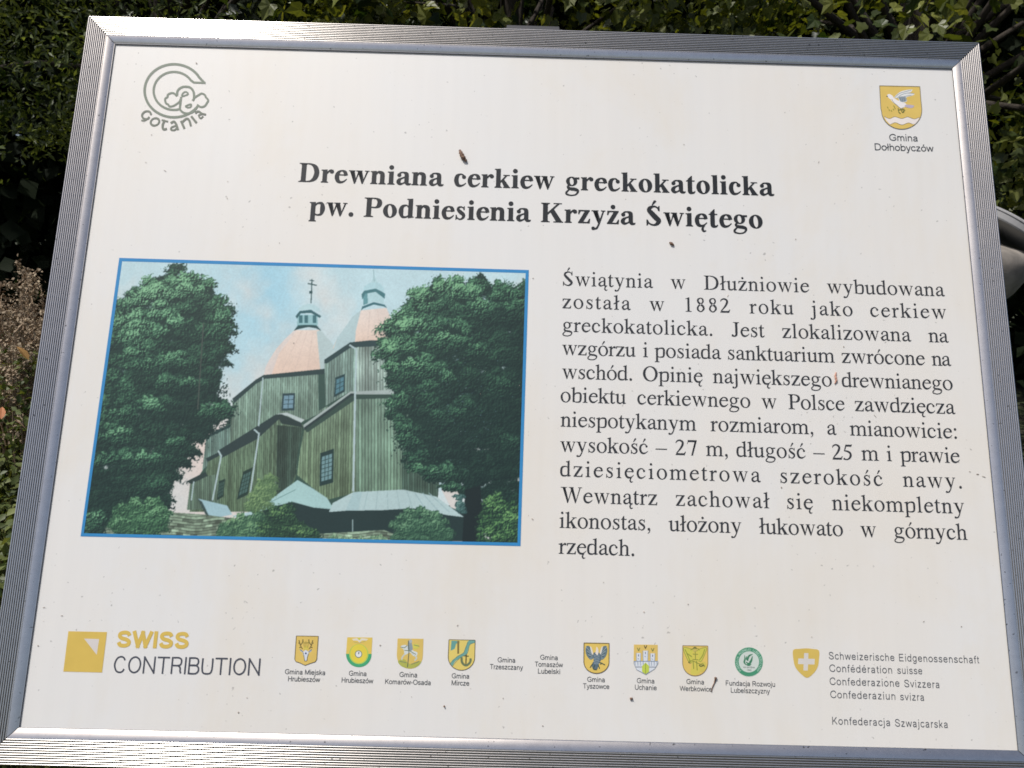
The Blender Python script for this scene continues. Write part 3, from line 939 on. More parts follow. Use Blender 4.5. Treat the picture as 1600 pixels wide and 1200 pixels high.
# ------------------------------------------------------------------ emblems, drawn as flat shapes
class Pen(Flat):
    """flat shapes given in the coordinates of an enlarged crop: pixel = origin + xy / scale"""

    def __init__(self, ox, oy, s, z=2.0e-4):
        super().__init__(z)
        self.ox, self.oy, self.s, self.k = ox, oy, s, 0

    def shape(self, contours, rgb):
        cs = [np.array([B(self.ox + x / self.s, self.oy + y / self.s) for x, y in c]) for c in contours]
        V, F = tess(cs)
        self.add(V, np.full(len(V), self.z + self.k * 8e-6), F, rgb)
        self.k += 1

    def poly(self, pts, rgb):
        self.shape([pts], rgb)

    def blob(self, pts, rgb, n=5):
        self.shape([spline(pts, n, True)], rgb)

    def line(self, pts, w, rgb, closed=False, curve=True):
        P = [(x, y, w) for x, y in pts]
        if not curve:
            for i in range(len(P) - (0 if closed else 1)):
                self.shape(stroke([P[i], P[(i + 1) % len(P)]], straight=True), rgb)
        else:
            self.shape(stroke(P, closed, 6), rgb)

    def ell(self, cx, cy, rx, ry, rgb, rot=0.0):
        self.shape([ellipse(cx, cy, rx, ry, rot, 24)], rgb)

    def ring(self, cx, cy, rx, ry, w, rgb):
        self.shape([ellipse(cx, cy, rx, ry, 0, 32), ellipse(cx, cy, rx - w, ry - w, 0, 32)], rgb)

    def done(self, name):
        return on_board(self.build(name, None))


def shield(pn, x0, x1, y0, ys, yb, fill, edge=None, w=7, dx=0, point=False):
    """heater or round shield; ys: where the sides end, yb: the lowest point"""
    xm = (x0 + x1) / 2 + dx
    P = [(x0, y0), (x1, y0 + 5)]
    if point:
        P += [(x1, ys), (x1 - (x1 - xm) * .25, ys + (yb - ys) * .5), (xm, yb), (x0 + (xm - x0) * .25, ys + (yb - ys) * .5), (x0, ys)]
    else:
        for t in np.linspace(0, math.pi, 15):
            P.append((xm + (x1 - x0) / 2 * math.cos(t) + dx * 0, ys + (yb - ys) * math.sin(t)))
    pn.poly(P, fill)
    if edge:
        pn.edge = (P, w, edge)
    return P


GOLD, GOLD2, INKD = (222, 192, 104), (224, 203, 112), (92, 84, 64)

# spiral emblem with a braided cross and the word Gotania
e = Pen(200, 90, 9.6)
OL = (126, 136, 122)
t = np.radians(np.linspace(-17, -322, 48))
outer = [(690 + 440 * math.cos(a) + 40 * (1 if a > -.6 else 0) * 0, 498 + 398 * math.sin(a)) for a in t]
e.line([(1150, 385)] + [p for p in outer if p[1] < 330 or p[0] < 900 or p[1] > 600], 38, OL)
t = np.radians(np.linspace(-35, -285, 40))
inner = [(690 + 305 * math.cos(a), 500 + 285 * math.sin(a)) for a in t]
e.line([(990, 376)] + [p for p in inner if p[1] < 345 or p[0] < 800], 34, OL)
e.line([(1165, 382), (980, 374)], 30, OL, curve=False)
e.line([(735, 580), (690, 538), (640, 535), (597, 560), (592, 592), (558, 620), (568, 682), (602, 704), (625, 733), (690, 722), (770, 668)], 30, OL)
e.line([(735, 575), (745, 500), (800, 450), (870, 437), (940, 455), (985, 520), (990, 610), (970, 650)], 34, OL)
e.line([(985, 612), (1060, 562), (1105, 540), (1150, 558), (1168, 594), (1203, 640), (1182, 686), (1150, 728), (1092, 742), (1035, 708)], 30, OL)
e.line([(798, 590), (786, 690), (782, 775), (830, 825), (905, 838), (985, 808), (1045, 730)], 32, OL)
e.line([(770, 668), (800, 610)], 30, OL, curve=False)
e.line([(810, 580), (830, 530), (872, 515), (900, 550)], 24, OL, closed=True)
e.line([(868, 728), (945, 700), (938, 742), (890, 748)], 24, OL, closed=True)
LT = (118, 124, 112)
e.line([(350, 862), (322, 812), (255, 812), (212, 862), (232, 912), (290, 922), (322, 890)], 30, LT)
e.line([(290, 922), (250, 945), (200, 944)], 24, LT)
e.shape([ellipse(405, 965, 82, 66, -.5), ellipse(405, 965, 50, 40, -.3)], LT)
e.line([(556, 935), (522, 1010), (530, 1075), (585, 1070)], 34, LT)
e.line([(506, 938), (602, 962)], 26, LT, curve=False)
e.line([(640, 985), (690, 962), (722, 1000), (752, 1088)], 34, LT)
e.line([(722, 1022), (655, 1048), (648, 1084), (700, 1088), (738, 1050)], 26, LT)
e.line([(795, 950), (848, 1068)], 34, LT, curve=False)
e.line([(815, 968), (878, 918), (918, 942), (945, 1030)], 32, LT)
e.line([(948, 880), (1030, 982)], 34, LT, curve=False)
e.line([(1008, 836), (1055, 808), (1110, 842), (1170, 856)], 30, LT)
e.line([(1105, 850), (1062, 868), (1090, 912), (1130, 880)], 24, LT)
e.done('gotania_emblem')

# dove over a wavy band
e = Pen(1360, 125, 10)
P = [(140, 92), (770, 105), (785, 300), (800, 470)] + [(486 + 316 * math.cos(a), 470 + 300 * math.sin(a)) for a in np.linspace(.12, math.pi - .05, 16)] + [(160, 440), (150, 260)]
e.poly(P, GOLD)
e.poly([(212, 572), (300, 604), (380, 576), (490, 604), (580, 578), (680, 610), (768, 585), (735, 650), (700, 690), (655, 692), (590, 672), (490, 704), (390, 668), (310, 698), (250, 640)], (236, 228, 222))
for wv in ([(212, 572), (300, 604), (380, 576), (490, 604), (580, 578), (680, 610), (768, 585)], [(310, 698), (390, 668), (490, 704), (590, 672), (660, 694)]):
    e.line(wv, 9, (140, 128, 96))
e.blob([(258, 245), (290, 220), (340, 245), (368, 282), (430, 322), (540, 362), (560, 392), (520, 432), (470, 442), (420, 402), (355, 355), (318, 310), (288, 285)], (238, 234, 232))
e.blob([(372, 280), (420, 220), (500, 172), (648, 150), (628, 192), (585, 210), (688, 216), (650, 246), (562, 272), (570, 330), (520, 352), (450, 332), (432, 285)], (226, 228, 226))
for q in ([(380, 275), (450, 215), (560, 180), (640, 158)], [(410, 290), (480, 235), (580, 205), (680, 215)], [(440, 300), (520, 262), (640, 240)]):
    e.line(q, 8, (132, 146, 156))
e.blob([(440, 272), (540, 262), (562, 328), (482, 342)], (146, 158, 166))
for q in (460, 490, 520):
    e.line([(q, 275), (q + 14, 335)], 7, (98, 112, 124), curve=False)
e.blob([(556, 388), (680, 402), (640, 440), (540, 420)], (186, 176, 192))
e.line([(250, 262), (268, 250)], 16, (84, 84, 70), curve=False)
e.line([(330, 300), (362, 352), (420, 402), (470, 444), (520, 432)], 7, (120, 122, 116))
for (x, y) in ((262, 420), (285, 460), (320, 470), (352, 450), (375, 430), (360, 400)):
    e.line([(x, y), (x + 14, y + 26)], 12, (150, 150, 60), curve=False)
for q in ([(430, 440), (440, 500), (470, 530)], [(470, 450), (500, 510), (540, 470)], [(440, 470), (530, 460)], [(500, 450), (520, 515)]):
    e.line(q, 13, (112, 116, 62))
e.line([P[0]] + [P[1]], 9, (140, 128, 96), curve=False)
e.line([P[0], P[-1], P[-2]] + P[-3:4:-1] + [P[3], P[2], P[1]], 9, (110, 106, 96))
e.done('dove_coat_of_arms')

# deer head
e = Pen(430, 980, 9.412)
P = [(312, 127), (635, 132), (612, 470), (592, 508), (520, 530), (440, 560), (372, 527), (302, 502), (288, 470)]
e.poly(P, GOLD)
for s in (1, -1):
    mx = lambda x: 452 + s * (x - 452)
    for q in ([(402, 322), (372, 268), (350, 190)], [(372, 262), (402, 225), (410, 178)], [(385, 292), (355, 300)], [(362, 235), (340, 232)]):
        e.line([(mx(x), y) for x, y in q], 16, (124, 112, 66))
    e.blob([(mx(405), 345), (mx(362), 322), (mx(380), 358), (mx(418), 372)], (190, 202, 214))
    e.line([(mx(366), 326), (mx(410), 362)], 10, (84, 98, 120), curve=False)
e.blob([(452, 335), (486, 366), (490, 400), (470, 452), (468, 490), (432, 490), (428, 452), (408, 400), (414, 366)], (214, 220, 228))
e.line([(412, 372), (428, 452), (434, 492), (466, 492), (472, 452), (490, 390)], 9, (98, 100, 84))
e.ell(452, 384, 13, 15, (72, 90, 130))
e.blob([(425, 330), (420, 290), (452, 275), (490, 292), (482, 330)], (214, 196, 92))
for x in (430, 452, 478):
    e.line([(x, 300), (x + (x - 452) * .5, 205)], 9, (168, 154, 70), curve=False)
e.line([(425, 230), (485, 228)], 9, (150, 136, 70), curve=False)
e.line(P, 8, INKD, closed=True, curve=False)
e.done('deer_coat_of_arms')

# sun with green crescent
e = Pen(430, 980, 9.412)
P = [(1060, 147), (1430, 152), (1416, 400)] + [(1230 + 186 * math.cos(a), 400 + 186 * math.sin(a)) for a in np.linspace(.05, math.pi - .05, 18)] + [(1042, 398)]
e.poly(P, (226, 198, 96))
e.poly([(1043, 392)] + [(1230 + 187 * math.cos(a), 400 + 187 * math.sin(a)) for a in np.linspace(math.pi, 0, 22)] + [(1418, 392)], (70, 168, 118))
e.ell(1230, 395, 142, 148, (176, 206, 96))
e.ell(1230, 390, 126, 138, (226, 208, 76))
e.poly([(1128, 172), (1200, 160), (1232, 182), (1275, 160), (1372, 172), (1340, 196), (1278, 194), (1242, 226), (1205, 196), (1150, 196)], (226, 220, 204))
e.ell(1238, 172, 18, 16, (206, 206, 84))
e.line([(1150, 212), (1240, 232), (1330, 200)], 7, (180, 166, 116))
e.ell(1226, 396, 54, 56, (120, 132, 116))
e.ell(1226, 396, 42, 44, (226, 230, 228))
e.line([(1226, 396), (1234, 364)], 13, (66, 72, 84), curve=False)
e.done('sun_coat_of_arms')

# rider on a white horse
e = Pen(600, 980, 9.412)
P = [(200, 165), (580, 170), (572, 420)] + [(380 + 190 * math.cos(a), 425 + 186 * math.sin(a)) for a in np.linspace(.05, math.pi - .05, 16)] + [(188, 420)]
e.poly(P, (218, 190, 104))
e.blob([(205, 500), (300, 470), (380, 540), (540, 500), (500, 570), (380, 605), (260, 575)], (176, 180, 88))
e.blob([(240, 290), (285, 262), (340, 270), (400, 320), (440, 350), (490, 372), (480, 420), (430, 420), (380, 372), (330, 400), (300, 400), (290, 330)], (212, 220, 218))
for q in ([(310, 390), (270, 440), (262, 480)], [(440, 410), (480, 450), (450, 490)], [(400, 370), (440, 400)]):
    e.line(q, 20, (198, 206, 202))
e.blob([(350, 240), (385, 190), (410, 240), (420, 330), (360, 345)], (140, 156, 164))
e.ell(392, 205, 22, 28, (170, 180, 184))
e.line([(358, 195), (366, 360), (358, 470), (345, 590)], 12, (96, 104, 86))
e.blob([(430, 250), (500, 250), (520, 290), (470, 320), (430, 300)], (208, 204, 92))
for q in ([(240, 290), (300, 300), (340, 270)], [(300, 340), (380, 350), (470, 400)], [(230, 500), (330, 520)], [(400, 545), (520, 500)], [(440, 260), (520, 280)]):
    e.line(q, 10, (122, 134, 104))
e.done('rider_coat_of_arms')

# axe, river and anchor
e = Pen(600, 980, 9.412)
P = [(955, 182), (1340, 190), (1334, 440)] + [(1139 + 195 * math.cos(a), 440 + 192 * math.sin(a)) for a in np.linspace(.05, math.pi - .05, 16)] + [(944, 440)]
e.poly(P, GOLD2)
e.poly([(1002, 572), (974, 530), (1010, 480), (1080, 428), (1172, 372), (1200, 290), (1232, 210), (1262, 190), (1338, 192), (1336, 226), (1262, 258), (1242, 310), (1222, 388), (1120, 450), (1050, 500)], (112, 166, 156))
e.poly([(992, 198), (1110, 200), (1108, 245), (1062, 240), (1040, 318), (980, 346)], (104, 160, 152))
e.poly([(1076, 202), (1108, 202), (1104, 392), (1078, 390)], (132, 118, 68))
e.line([(1140, 440), (1150, 520), (1205, 562), (1262, 520), (1276, 458)], 34, (110, 124, 90))
e.line([(1210, 395), (1204, 545)], 18, (96, 88, 52), curve=False)
e.line([(1172, 420), (1246, 426)], 16, (96, 88, 52), curve=False)
for q in ([(974, 530), (1080, 428), (1172, 372), (1232, 210)], [(1004, 572), (1120, 450), (1222, 388), (1262, 258), (1336, 226)]):
    e.line(q, 6, (92, 124, 112))
e.line(P, 9, (96, 86, 62), closed=True, curve=False)
e.done('anchor_coat_of_arms')

# spread eagle
e = Pen(890, 990, 9.412)
P = [(210, 136), (580, 142), (578, 420)] + [(394 + 185 * math.cos(a), 415 + 168 * math.sin(a)) for a in np.linspace(.05, math.pi - .05, 16)] + [(208, 420)]
e.poly(P, (226, 196, 102))
for s in (1, -1):
    mx = lambda x: 394 + s * (x - 394)
    e.blob([(mx(300), 195), (mx(245), 185), (mx(234), 260), (mx(258), 335), (mx(315), 385), (mx(372), 330), (mx(340), 300)], (104, 124, 132))
    for k in range(7):
        e.line([(mx(330), 300 + k * 9), (mx(240 + k * 9), 195 + k * 28)], 9, (64, 84, 96) if k % 2 else (158, 172, 176), curve=False)
    e.blob([(mx(300), 195), (mx(322), 205), (mx(345), 295), (mx(328), 300)], (224, 220, 210))
e.blob([(350, 290), (394, 275), (445, 292), (462, 380), (432, 432), (402, 530), (338, 512), (332, 440), (352, 400)], (92, 112, 124))
for k in range(6):
    e.line([(350 + 10 * (k % 2), 312 + k * 24), (394, 324 + k * 24), (440, 312 + k * 24)], 8, (150, 166, 176))
for q in ([(340, 440), (300, 500)], [(440, 420), (520, 460)], [(450, 450), (480, 430)], [(370, 460), (350, 520), (400, 530)], [(420, 460), (440, 515)]):
    e.line(q, 14, (70, 88, 76))
e.blob([(398, 192), (424, 245), (414, 312), (380, 292), (388, 240)], (230, 222, 212))
e.line(P, 10, (98, 84, 56), closed=True, curve=False)
e.done('eagle_coat_of_arms')

# three towers
e = Pen(890, 990, 9.412)
P = [(945, 160), (1296, 165), (1296, 430), (1250, 515), (1118, 600), (984, 528), (940, 430)]
e.poly(P, (222, 192, 108))
WH, BL = (216, 222, 228), (134, 152, 176)
e.poly([(942, 400), (1296, 402), (1296, 435), (1250, 518), (1118, 598), (985, 528), (942, 438)], WH)
for x, y, w in ((1014, 285, 58), (1115, 250, 64), (1220, 290, 60)):
    e.poly([(x - w / 2, y), (x + w / 2, y), (x + w / 2, 405), (x - w / 2, 405)], WH)
    e.line([(x - w / 2 - 8, y), (x - w / 2, 405)], 7, BL, curve=False)
    e.line([(x + w / 2 + 6, y), (x + w / 2, 405)], 7, BL, curve=False)
    e.line([(x, y + 20), (x, y + 50)], 11, (84, 96, 124), curve=False)
    e.line([(x - 12, y + 78), (x + 4, y + 92)], 10, BL, curve=False)
    e.line([(x - 20, y - 78), (x, y - 30), (x + 20, y - 78)], 11, (118, 128, 76) if w != 64 else (74, 72, 56), curve=False)
for x in (960, 1000, 1040, 1080, 1165, 1200, 1240, 1280):
    e.line([(x, 405), (x + 4, 470)], 7, BL, curve=False)
e.line([(944, 404), (1294, 404)], 8, BL, curve=False)
e.line([(962, 488), (1272, 490)], 6, (96, 104, 120), curve=False)
e.poly([(1116, 425), (1168, 475), (1166, 560), (1116, 596), (1064, 560), (1064, 475)], (192, 208, 84))
e.line([(1116, 430), (1116, 592)], 7, (110, 128, 60), curve=False)
e.line([(945, 405), (945, 440), (985, 528), (1118, 600), (1250, 516), (1296, 436), (1296, 405)], 7, (150, 160, 172), curve=False)
e.done('tower_coat_of_arms')

# winged figure
e = Pen(1050, 990, 9.412)
P = [(156, 176), (526, 180), (526, 430)] + [(340 + 186 * math.cos(a), 430 + 190 * math.sin(a)) for a in np.linspace(.05, math.pi - .05, 16)] + [(154, 430)]
e.poly(P, (224, 194, 104))
YG, OG = (206, 202, 88), (150, 154, 74)
for q in ([(170, 208), (300, 235), (335, 300), (325, 390), (262, 432), (205, 335)], [(506, 206), (385, 235), (350, 300), (372, 385), (430, 405), (482, 300)]):
    e.blob(q, YG)
    e.line(q, 9, OG, closed=True)
e.blob([(290, 280), (345, 262), (396, 280), (388, 400), (412, 560), (345, 605), (272, 580), (300, 400)], (212, 200, 92))
e.blob([(400, 430), (490, 420), (500, 520), (420, 560)], (210, 194, 92))
e.ell(335, 238, 30, 34, (200, 184, 98))
for q in ([(275, 245), (300, 222), (380, 222), (400, 245)], [(190, 230), (235, 330), (270, 420)], [(480, 230), (450, 320), (400, 390)], [(305, 300), (380, 305)], [(300, 380), (385, 385)], [(310, 400), (318, 520)], [(360, 400), (370, 540)],
          [(240, 410), (300, 400), (390, 440), (470, 470)], [(400, 470), (450, 440), (480, 490)], [(220, 290), (290, 340)], [(340, 262), (345, 380)]):
    e.line(q, 11, (138, 142, 66))
for q in ([(310, 215), (335, 200), (360, 215)], [(395, 460), (420, 480), (470, 465)], [(240, 420), (265, 435)]):
    e.line(q, 14, (96, 102, 60))
e.line(P, 8, (130, 112, 76), closed=True, curve=False)
e.done('winged_figure_coat_of_arms')

# green round seal of the foundation
e = Pen(1050, 990, 9.412)
GR = (72, 146, 112)
e.ell(1130, 415, 208, 216, (160, 200, 178))
e.shape([ellipse(1130, 415, 204, 211, 0, 48), ellipse(1130, 415, 150, 156, 0, 48)], GR)
e.ell(1130, 415, 149, 155, (206, 216, 208))
txt = 'FUNDACJA ROZWOJU LUBELSZCZYZNY'
for i, ch in enumerate(txt):
    if ch == ' ':
        continue
    a = math.radians(-228 + 276 * (i + .5) / len(txt))
    V, F, _z = sans_mesh(ch, .16)
    w = V[:, 0].max() - V[:, 0].min()
    vx, vy = (V[:, 0] - V[:, 0].min() - w / 2) * 30, V[:, 1] * 32 - 16
    rr = 177 + vy
    cx, cy = 1130 + rr * math.cos(a) - vx * math.sin(a), 415 + rr * math.sin(a) * 1.03 + vx * math.cos(a)
    q = np.array([B(e.ox + x / e.s, e.oy + y / e.s) for x, y in zip(cx, cy)])
    e.add(q, e.z + 12 * 8e-6 + _z * 4e-6, F, (182, 214, 196))
e.k = 14
for q in ([(1090, 462), (1062, 420), (1072, 375), (1066, 318)], [(1120, 400), (1098, 370), (1100, 330)], [(1110, 400), (1130, 330), (1185, 302)], [(1135, 420), (1165, 390), (1182, 330)], [(1085, 415), (1120, 440), (1150, 430), (1180, 385)],
          [(1090, 455), (1130, 462), (1165, 448)]):
    P = spline([(x, y) for x, y in q], 6)
    w = 4 + 22 * np.sin(np.linspace(.25, math.pi - .1, len(P)))
    e.shape(stroke(np.column_stack([P, w]), straight=True), (64, 128, 96))
for t_, x0, x1, y in (('ROK ZAŁOŻENIA', 1048, 1218, 506), ('1990', 1100, 1166, 546)):
    e.z += 1e-4
    sans_line(e, t_, e.ox + x0 / e.s, e.ox + x1 / e.s, e.oy + y / e.s, .0013, (96, 110, 104), w=.16)
    e.z -= 1e-4
e.done('foundation_seal')

# square mark, SWISS CONTRIBUTION
e = Pen(0, 900, 4)
YS = (216, 186, 92)
e.poly([(428, 345), (669, 350), (638, 603), (396, 597)], YS)
e.poly([(526, 391), (620, 394), (605, 492)], (216, 210, 206))
e.done('square_logo')
fl = Flat(2.2e-4)


def mono(fl, text, adv, x0, x1, ybl, ybr, capm, w, rgb, wid):
    """single-weight capitals built from strokes; wid: unit widths"""
    SH = {
        'C': [([(.93, .22), (.78, .05), (.5, 0), (.2, .12), (.03, .5), (.2, .88), (.5, 1), (.78, .95), (.93, .78)], 0)],
        'O': [([(.5, 0), (.15, .15), (.02, .5), (.15, .85), (.5, 1), (.85, .85), (.98, .5), (.85, .15)], 1)],
        'N': [([(0, 0), (0, 1)], 2), ([(0, 1), (1, 0)], 2), ([(1, 0), (1, 1)], 2)],
        'T': [([(0, 1), (1, 1)], 2), ([(.5, 0), (.5, 1)], 2)],
        'R': [([(0, 0), (0, 1)], 2), ([(0, 1), (.62, 1), (.9, .9), (.95, .74), (.88, .57), (.62, .5), (0, .5)], 0), ([(.6, .5), (.84, .38), (.88, .15), (.97, 0)], 0)],
        'I': [([(.5, 0), (.5, 1)], 2)],
        'B': [([(0, 0), (0, 1)], 2), ([(0, 1), (.6, 1), (.88, .9), (.9, .66), (.66, .53), (0, .53)], 0), ([(0, .53), (.64, .53), (.95, .4), (.97, .16), (.68, 0), (0, 0)], 0)],
        'U': [([(0, 1), (0, .34), (.14, .06), (.5, 0), (.86, .06), (1, .34), (1, 1)], 0)],
        'S': [([(.93, .76), (.8, .95), (.5, 1), (.16, .92), (.1, .72), (.28, .57), (.68, .47), (.92, .33), (.9, .12), (.6, 0), (.2, .05), (.06, .26)], 0)],
        'W': [([(0, 1), (.27, 0)], 2), ([(.27, 0), (.5, 1)], 2), ([(.5, 1), (.73, 0)], 2), ([(.73, 0), (1, 1)], 2)],
    }
    p, q = B(x0, ybl), B(x1, ybr)
    d = q - p
    D = np.linalg.norm(d)
    d /= D
    nr = np.array([-d[1], d[0]])
    tot = sum(wid[c] for c in text) + adv * (len(text) - 1)
    u = (D - w) / tot
    x = w / 2
    k = 0
    for c in text:
        for pts, kind in SH[c]:
            P = [(px * wid[c] * u + x, w / 2 + py * (capm - w), w) for px, py in pts]
            if kind == 2:
                (ax, ay, _), (bx_, by, _) = P
                dd = np.array([bx_ - ax, by - ay])
                dd /= np.linalg.norm(dd)
                P = [(ax - dd[0] * w / 2, ay - dd[1] * w / 2, w), (bx_ + dd[0] * w / 2, by + dd[1] * w / 2, w)]
            cs = stroke(P, kind == 1, 6, kind == 2)
            V, F = tess(cs)
            fl.add(p + V[:, :1] * d + V[:, 1:] * nr, np.full(len(V), fl.z + k * ZSTEP), F, rgb)
            k += 1
        x += (wid[c] + adv) * u


mono(fl, 'SWISS', .32, 180.5, 295, 1011.5, 1014, .0166, .0038, YS, {'S': .95, 'W': 1.35, 'I': .16})
on_board(fl.build('logo_lettering', None))
fl = Flat(2.2e-4)
mono(fl, 'CONTRIBUTION', .3, 176, 405.5, 1051.5, 1055.5, .0166, .0016, (74, 78, 88), {'C': .95, 'O': 1.02, 'N': .9, 'T': .92, 'R': .84, 'I': .05, 'B': .84, 'U': .86})
on_board(fl.build('logo_lettering', None))

# shield with a cross
e = Pen(1200, 900, 4)
e.blob([(157, 463), (198, 455), (240, 452), (282, 456), (318, 466), (318, 520), (310, 568), (284, 608), (243, 636), (200, 606), (170, 568), (158, 520)], (214, 186, 96), 4)
e.poly([(225, 481), (252, 482), (251, 517), (292, 518), (290, 553), (250, 552), (248, 591), (221, 590), (222, 551), (187, 550), (189, 515), (224, 516)], (216, 212, 206))
e.done('cross_shield')

CAPS = [
    ('Gmina', 1389.7, 1434, 220.5, .0088), ('Dołhobyczów', 1367, 1459, 236, .0088),
    ('Gmina Miejska', 445, 508, 1054, .0049), ('Hrubieszów', 450, 500, 1065, .0049),
    ('Gmina', 545, 572.5, 1056, .0049), ('Hrubieszów', 533.7, 583, 1067, .0049),
    ('Gmina', 624, 651.7, 1058, .0049), ('Komarów-Osada', 601.7, 673, 1069.5, .0049),
    ('Gmina', 705.7, 733, 1060, .0049), ('Mircze', 705.5, 733, 1071, .0049),
    ('Gmina', 777.5, 805, 1035, .0049), ('Trzeszczany', 765.5, 817, 1046, .0049),
    ('Gmina', 844, 871.5, 1031, .0049), ('Tomaszów', 835.7, 879.5, 1042, .0049), ('Lubelski', 840.5, 875, 1052.7, .0049),
    ('Gmina', 917.5, 945, 1065.5, .0049), ('Tyszowce', 911, 952, 1076, .0049),
    ('Gmina', 995, 1022.5, 1067.5, .0049), ('Uchanie', 992, 1026, 1078, .0049),
    ('Gmina', 1072.5, 1100, 1069, .0049), ('Werbkowice', 1062, 1112.5, 1080, .0049),
    ('Fundacja Rozwoju', 1134, 1211, 1072, .0049), ('Lubelszczyzny', 1142, 1203, 1083, .0049),
]
groups_ = [(0, 2), (2, 4), (4, 6), (6, 8), (8, 10), (10, 12), (12, 15), (15, 17), (17, 19), (19, 21), (21, 23)]
for a, b_ in groups_:
    fl = Flat(2.2e-4)
    for t_, x0, x1, y, cap in CAPS[a:b_]:
        sans_line(fl, t_, x0, x1, y, cap, SANSC)
    on_board(fl.build('caption', None))
for words in ([('Schweizerische', 1295, 1397.5, 1031.5), ('Eidgenossenschaft', 1405, 1530, 1034.8)], [('Confédération', 1296, 1394, 1051), ('suisse', 1402, 1441, 1053.2)],
              [('Confederazione', 1296.5, 1405.5, 1071.6), ('Svizzera', 1413, 1468, 1074.4)], [('Confederaziun', 1297.5, 1399, 1092), ('svizra', 1406.5, 1444, 1094.5)],
              [('Konfederacja', 1300.5, 1391, 1133.2), ('Szwajcarska', 1398.5, 1481, 1136.4)]):
    fl = Flat(2.2e-4)
    for t_, x0, x1, y in words:
        sans_line(fl, t_, x0, x1, y, .0074, (84, 88, 94), w=.115, track=.1)
    on_board(fl.build('caption', None))

# ------------------------------------------------------------------ the printed photograph of the church, painted on a fine grid
SS = 2
PX0, PY0, PWD, PHT = 118, 396, 720, 466
CW, CH_ = PWD * SS, PHT * SS
prng = np.random.default_rng(5)
IMG = np.zeros((CH_, CW, 3), np.float32)
YY, XX = np.mgrid[0:CH_, 0:CW].astype(np.float32)
XP, YP = XX / SS + PX0, YY / SS + PY0


def vnoise(cell, seed, octaves=3):
    r = np.random.default_rng(seed)
    out = np.zeros((CH_, CW), np.float32)
    amp, tot = 1.0, 0.0
    for o in range(octaves):
        c = max(2.0, cell / 2 ** o)
        gy, gx_ = int(CH_ / c) + 3, int(CW / c) + 3
        g = r.random((gy, gx_)).astype(np.float32)
        fy, fx = YY / c, XX / c
        iy, ix = fy.astype(int), fx.astype(int)
        ty, tx = fy - iy, fx - ix
        ty, tx = ty * ty * (3 - 2 * ty), tx * tx * (3 - 2 * tx)
        v = (g[iy, ix] * (1 - tx) + g[iy, ix + 1] * tx) * (1 - ty) + (g[iy + 1, ix] * (1 - tx) + g[iy + 1, ix + 1] * tx) * ty
        out += amp * v
        tot += amp
        amp *= .5
    return out / tot


def inside(pts):
    P = np.array(pts, float)
    x0, y0 = P.min(0) - 1
    x1, y1 = P.max(0) + 1
    c0, c1 = int(max(0, (x0 - PX0) * SS)), int(min(CW, (x1 - PX0) * SS + 1))
    r0, r1 = int(max(0, (y0 - PY0) * SS)), int(min(CH_, (y1 - PY0) * SS + 1))
    x, y = XP[r0:r1, c0:c1], YP[r0:r1, c0:c1]
    m = np.zeros(x.shape, bool)
    for i in range(len(P)):
        (ax, ay), (bx_, by) = P[i], P[(i + 1) % len(P)]
        if ay == by:
            continue
        m ^= ((ay > y) != (by > y)) & (x < (bx_ - ax) * (y - ay) / (by - ay) + ax)
    return m, (slice(r0, r1), slice(c0, c1))


def paint(pts, col, soft=None):
    m, sl_ = inside(pts)
    c = np.asarray(col, np.float32)
    reg = IMG[sl_]
    reg[m] = c if c.ndim == 1 else c[sl_][m]


def seg(p, q, w, col):
    p, q = np.array(p, float), np.array(q, float)
    d = (q - p) / (np.linalg.norm(q - p) + 1e-9)
    nn = np.array([-d[1], d[0]]) * w / 2
    paint([p + nn, q + nn, q - nn, p - nn], col)


def shift(A, dx, dy):
    return np.roll(np.roll(A, int(round(dy * SS)), 0), int(round(dx * SS)), 1)


# one bumpy height field of leaf clumps, lit from the upper left
_H = 1.0 * vnoise(44 * SS / 2, 91, 1) + .85 * vnoise(20 * SS / 2, 92, 1) + .62 * vnoise(10 * SS / 2, 93, 1)
_f = .55 * vnoise(5.2 * SS / 2, 94, 1) + .5 * vnoise(3.0 * SS / 2, 95, 1) + .25 * vnoise(2.0, 96, 1)
_D = (_H - shift(_H, 3.0, 4.5)) * 1.0
_D = _D / _D.std()
_Df = (_f - shift(_f, .8, 1.2))
_Df = _Df / _Df.std()
_ED = vnoise(15 * SS, 97, 4)
_ED = (_ED - _ED.mean()) / _ED.std()
_fn = (_f - _f.mean()) / _f.std()
_HN = (_H - _H.mean()) / _H.std()


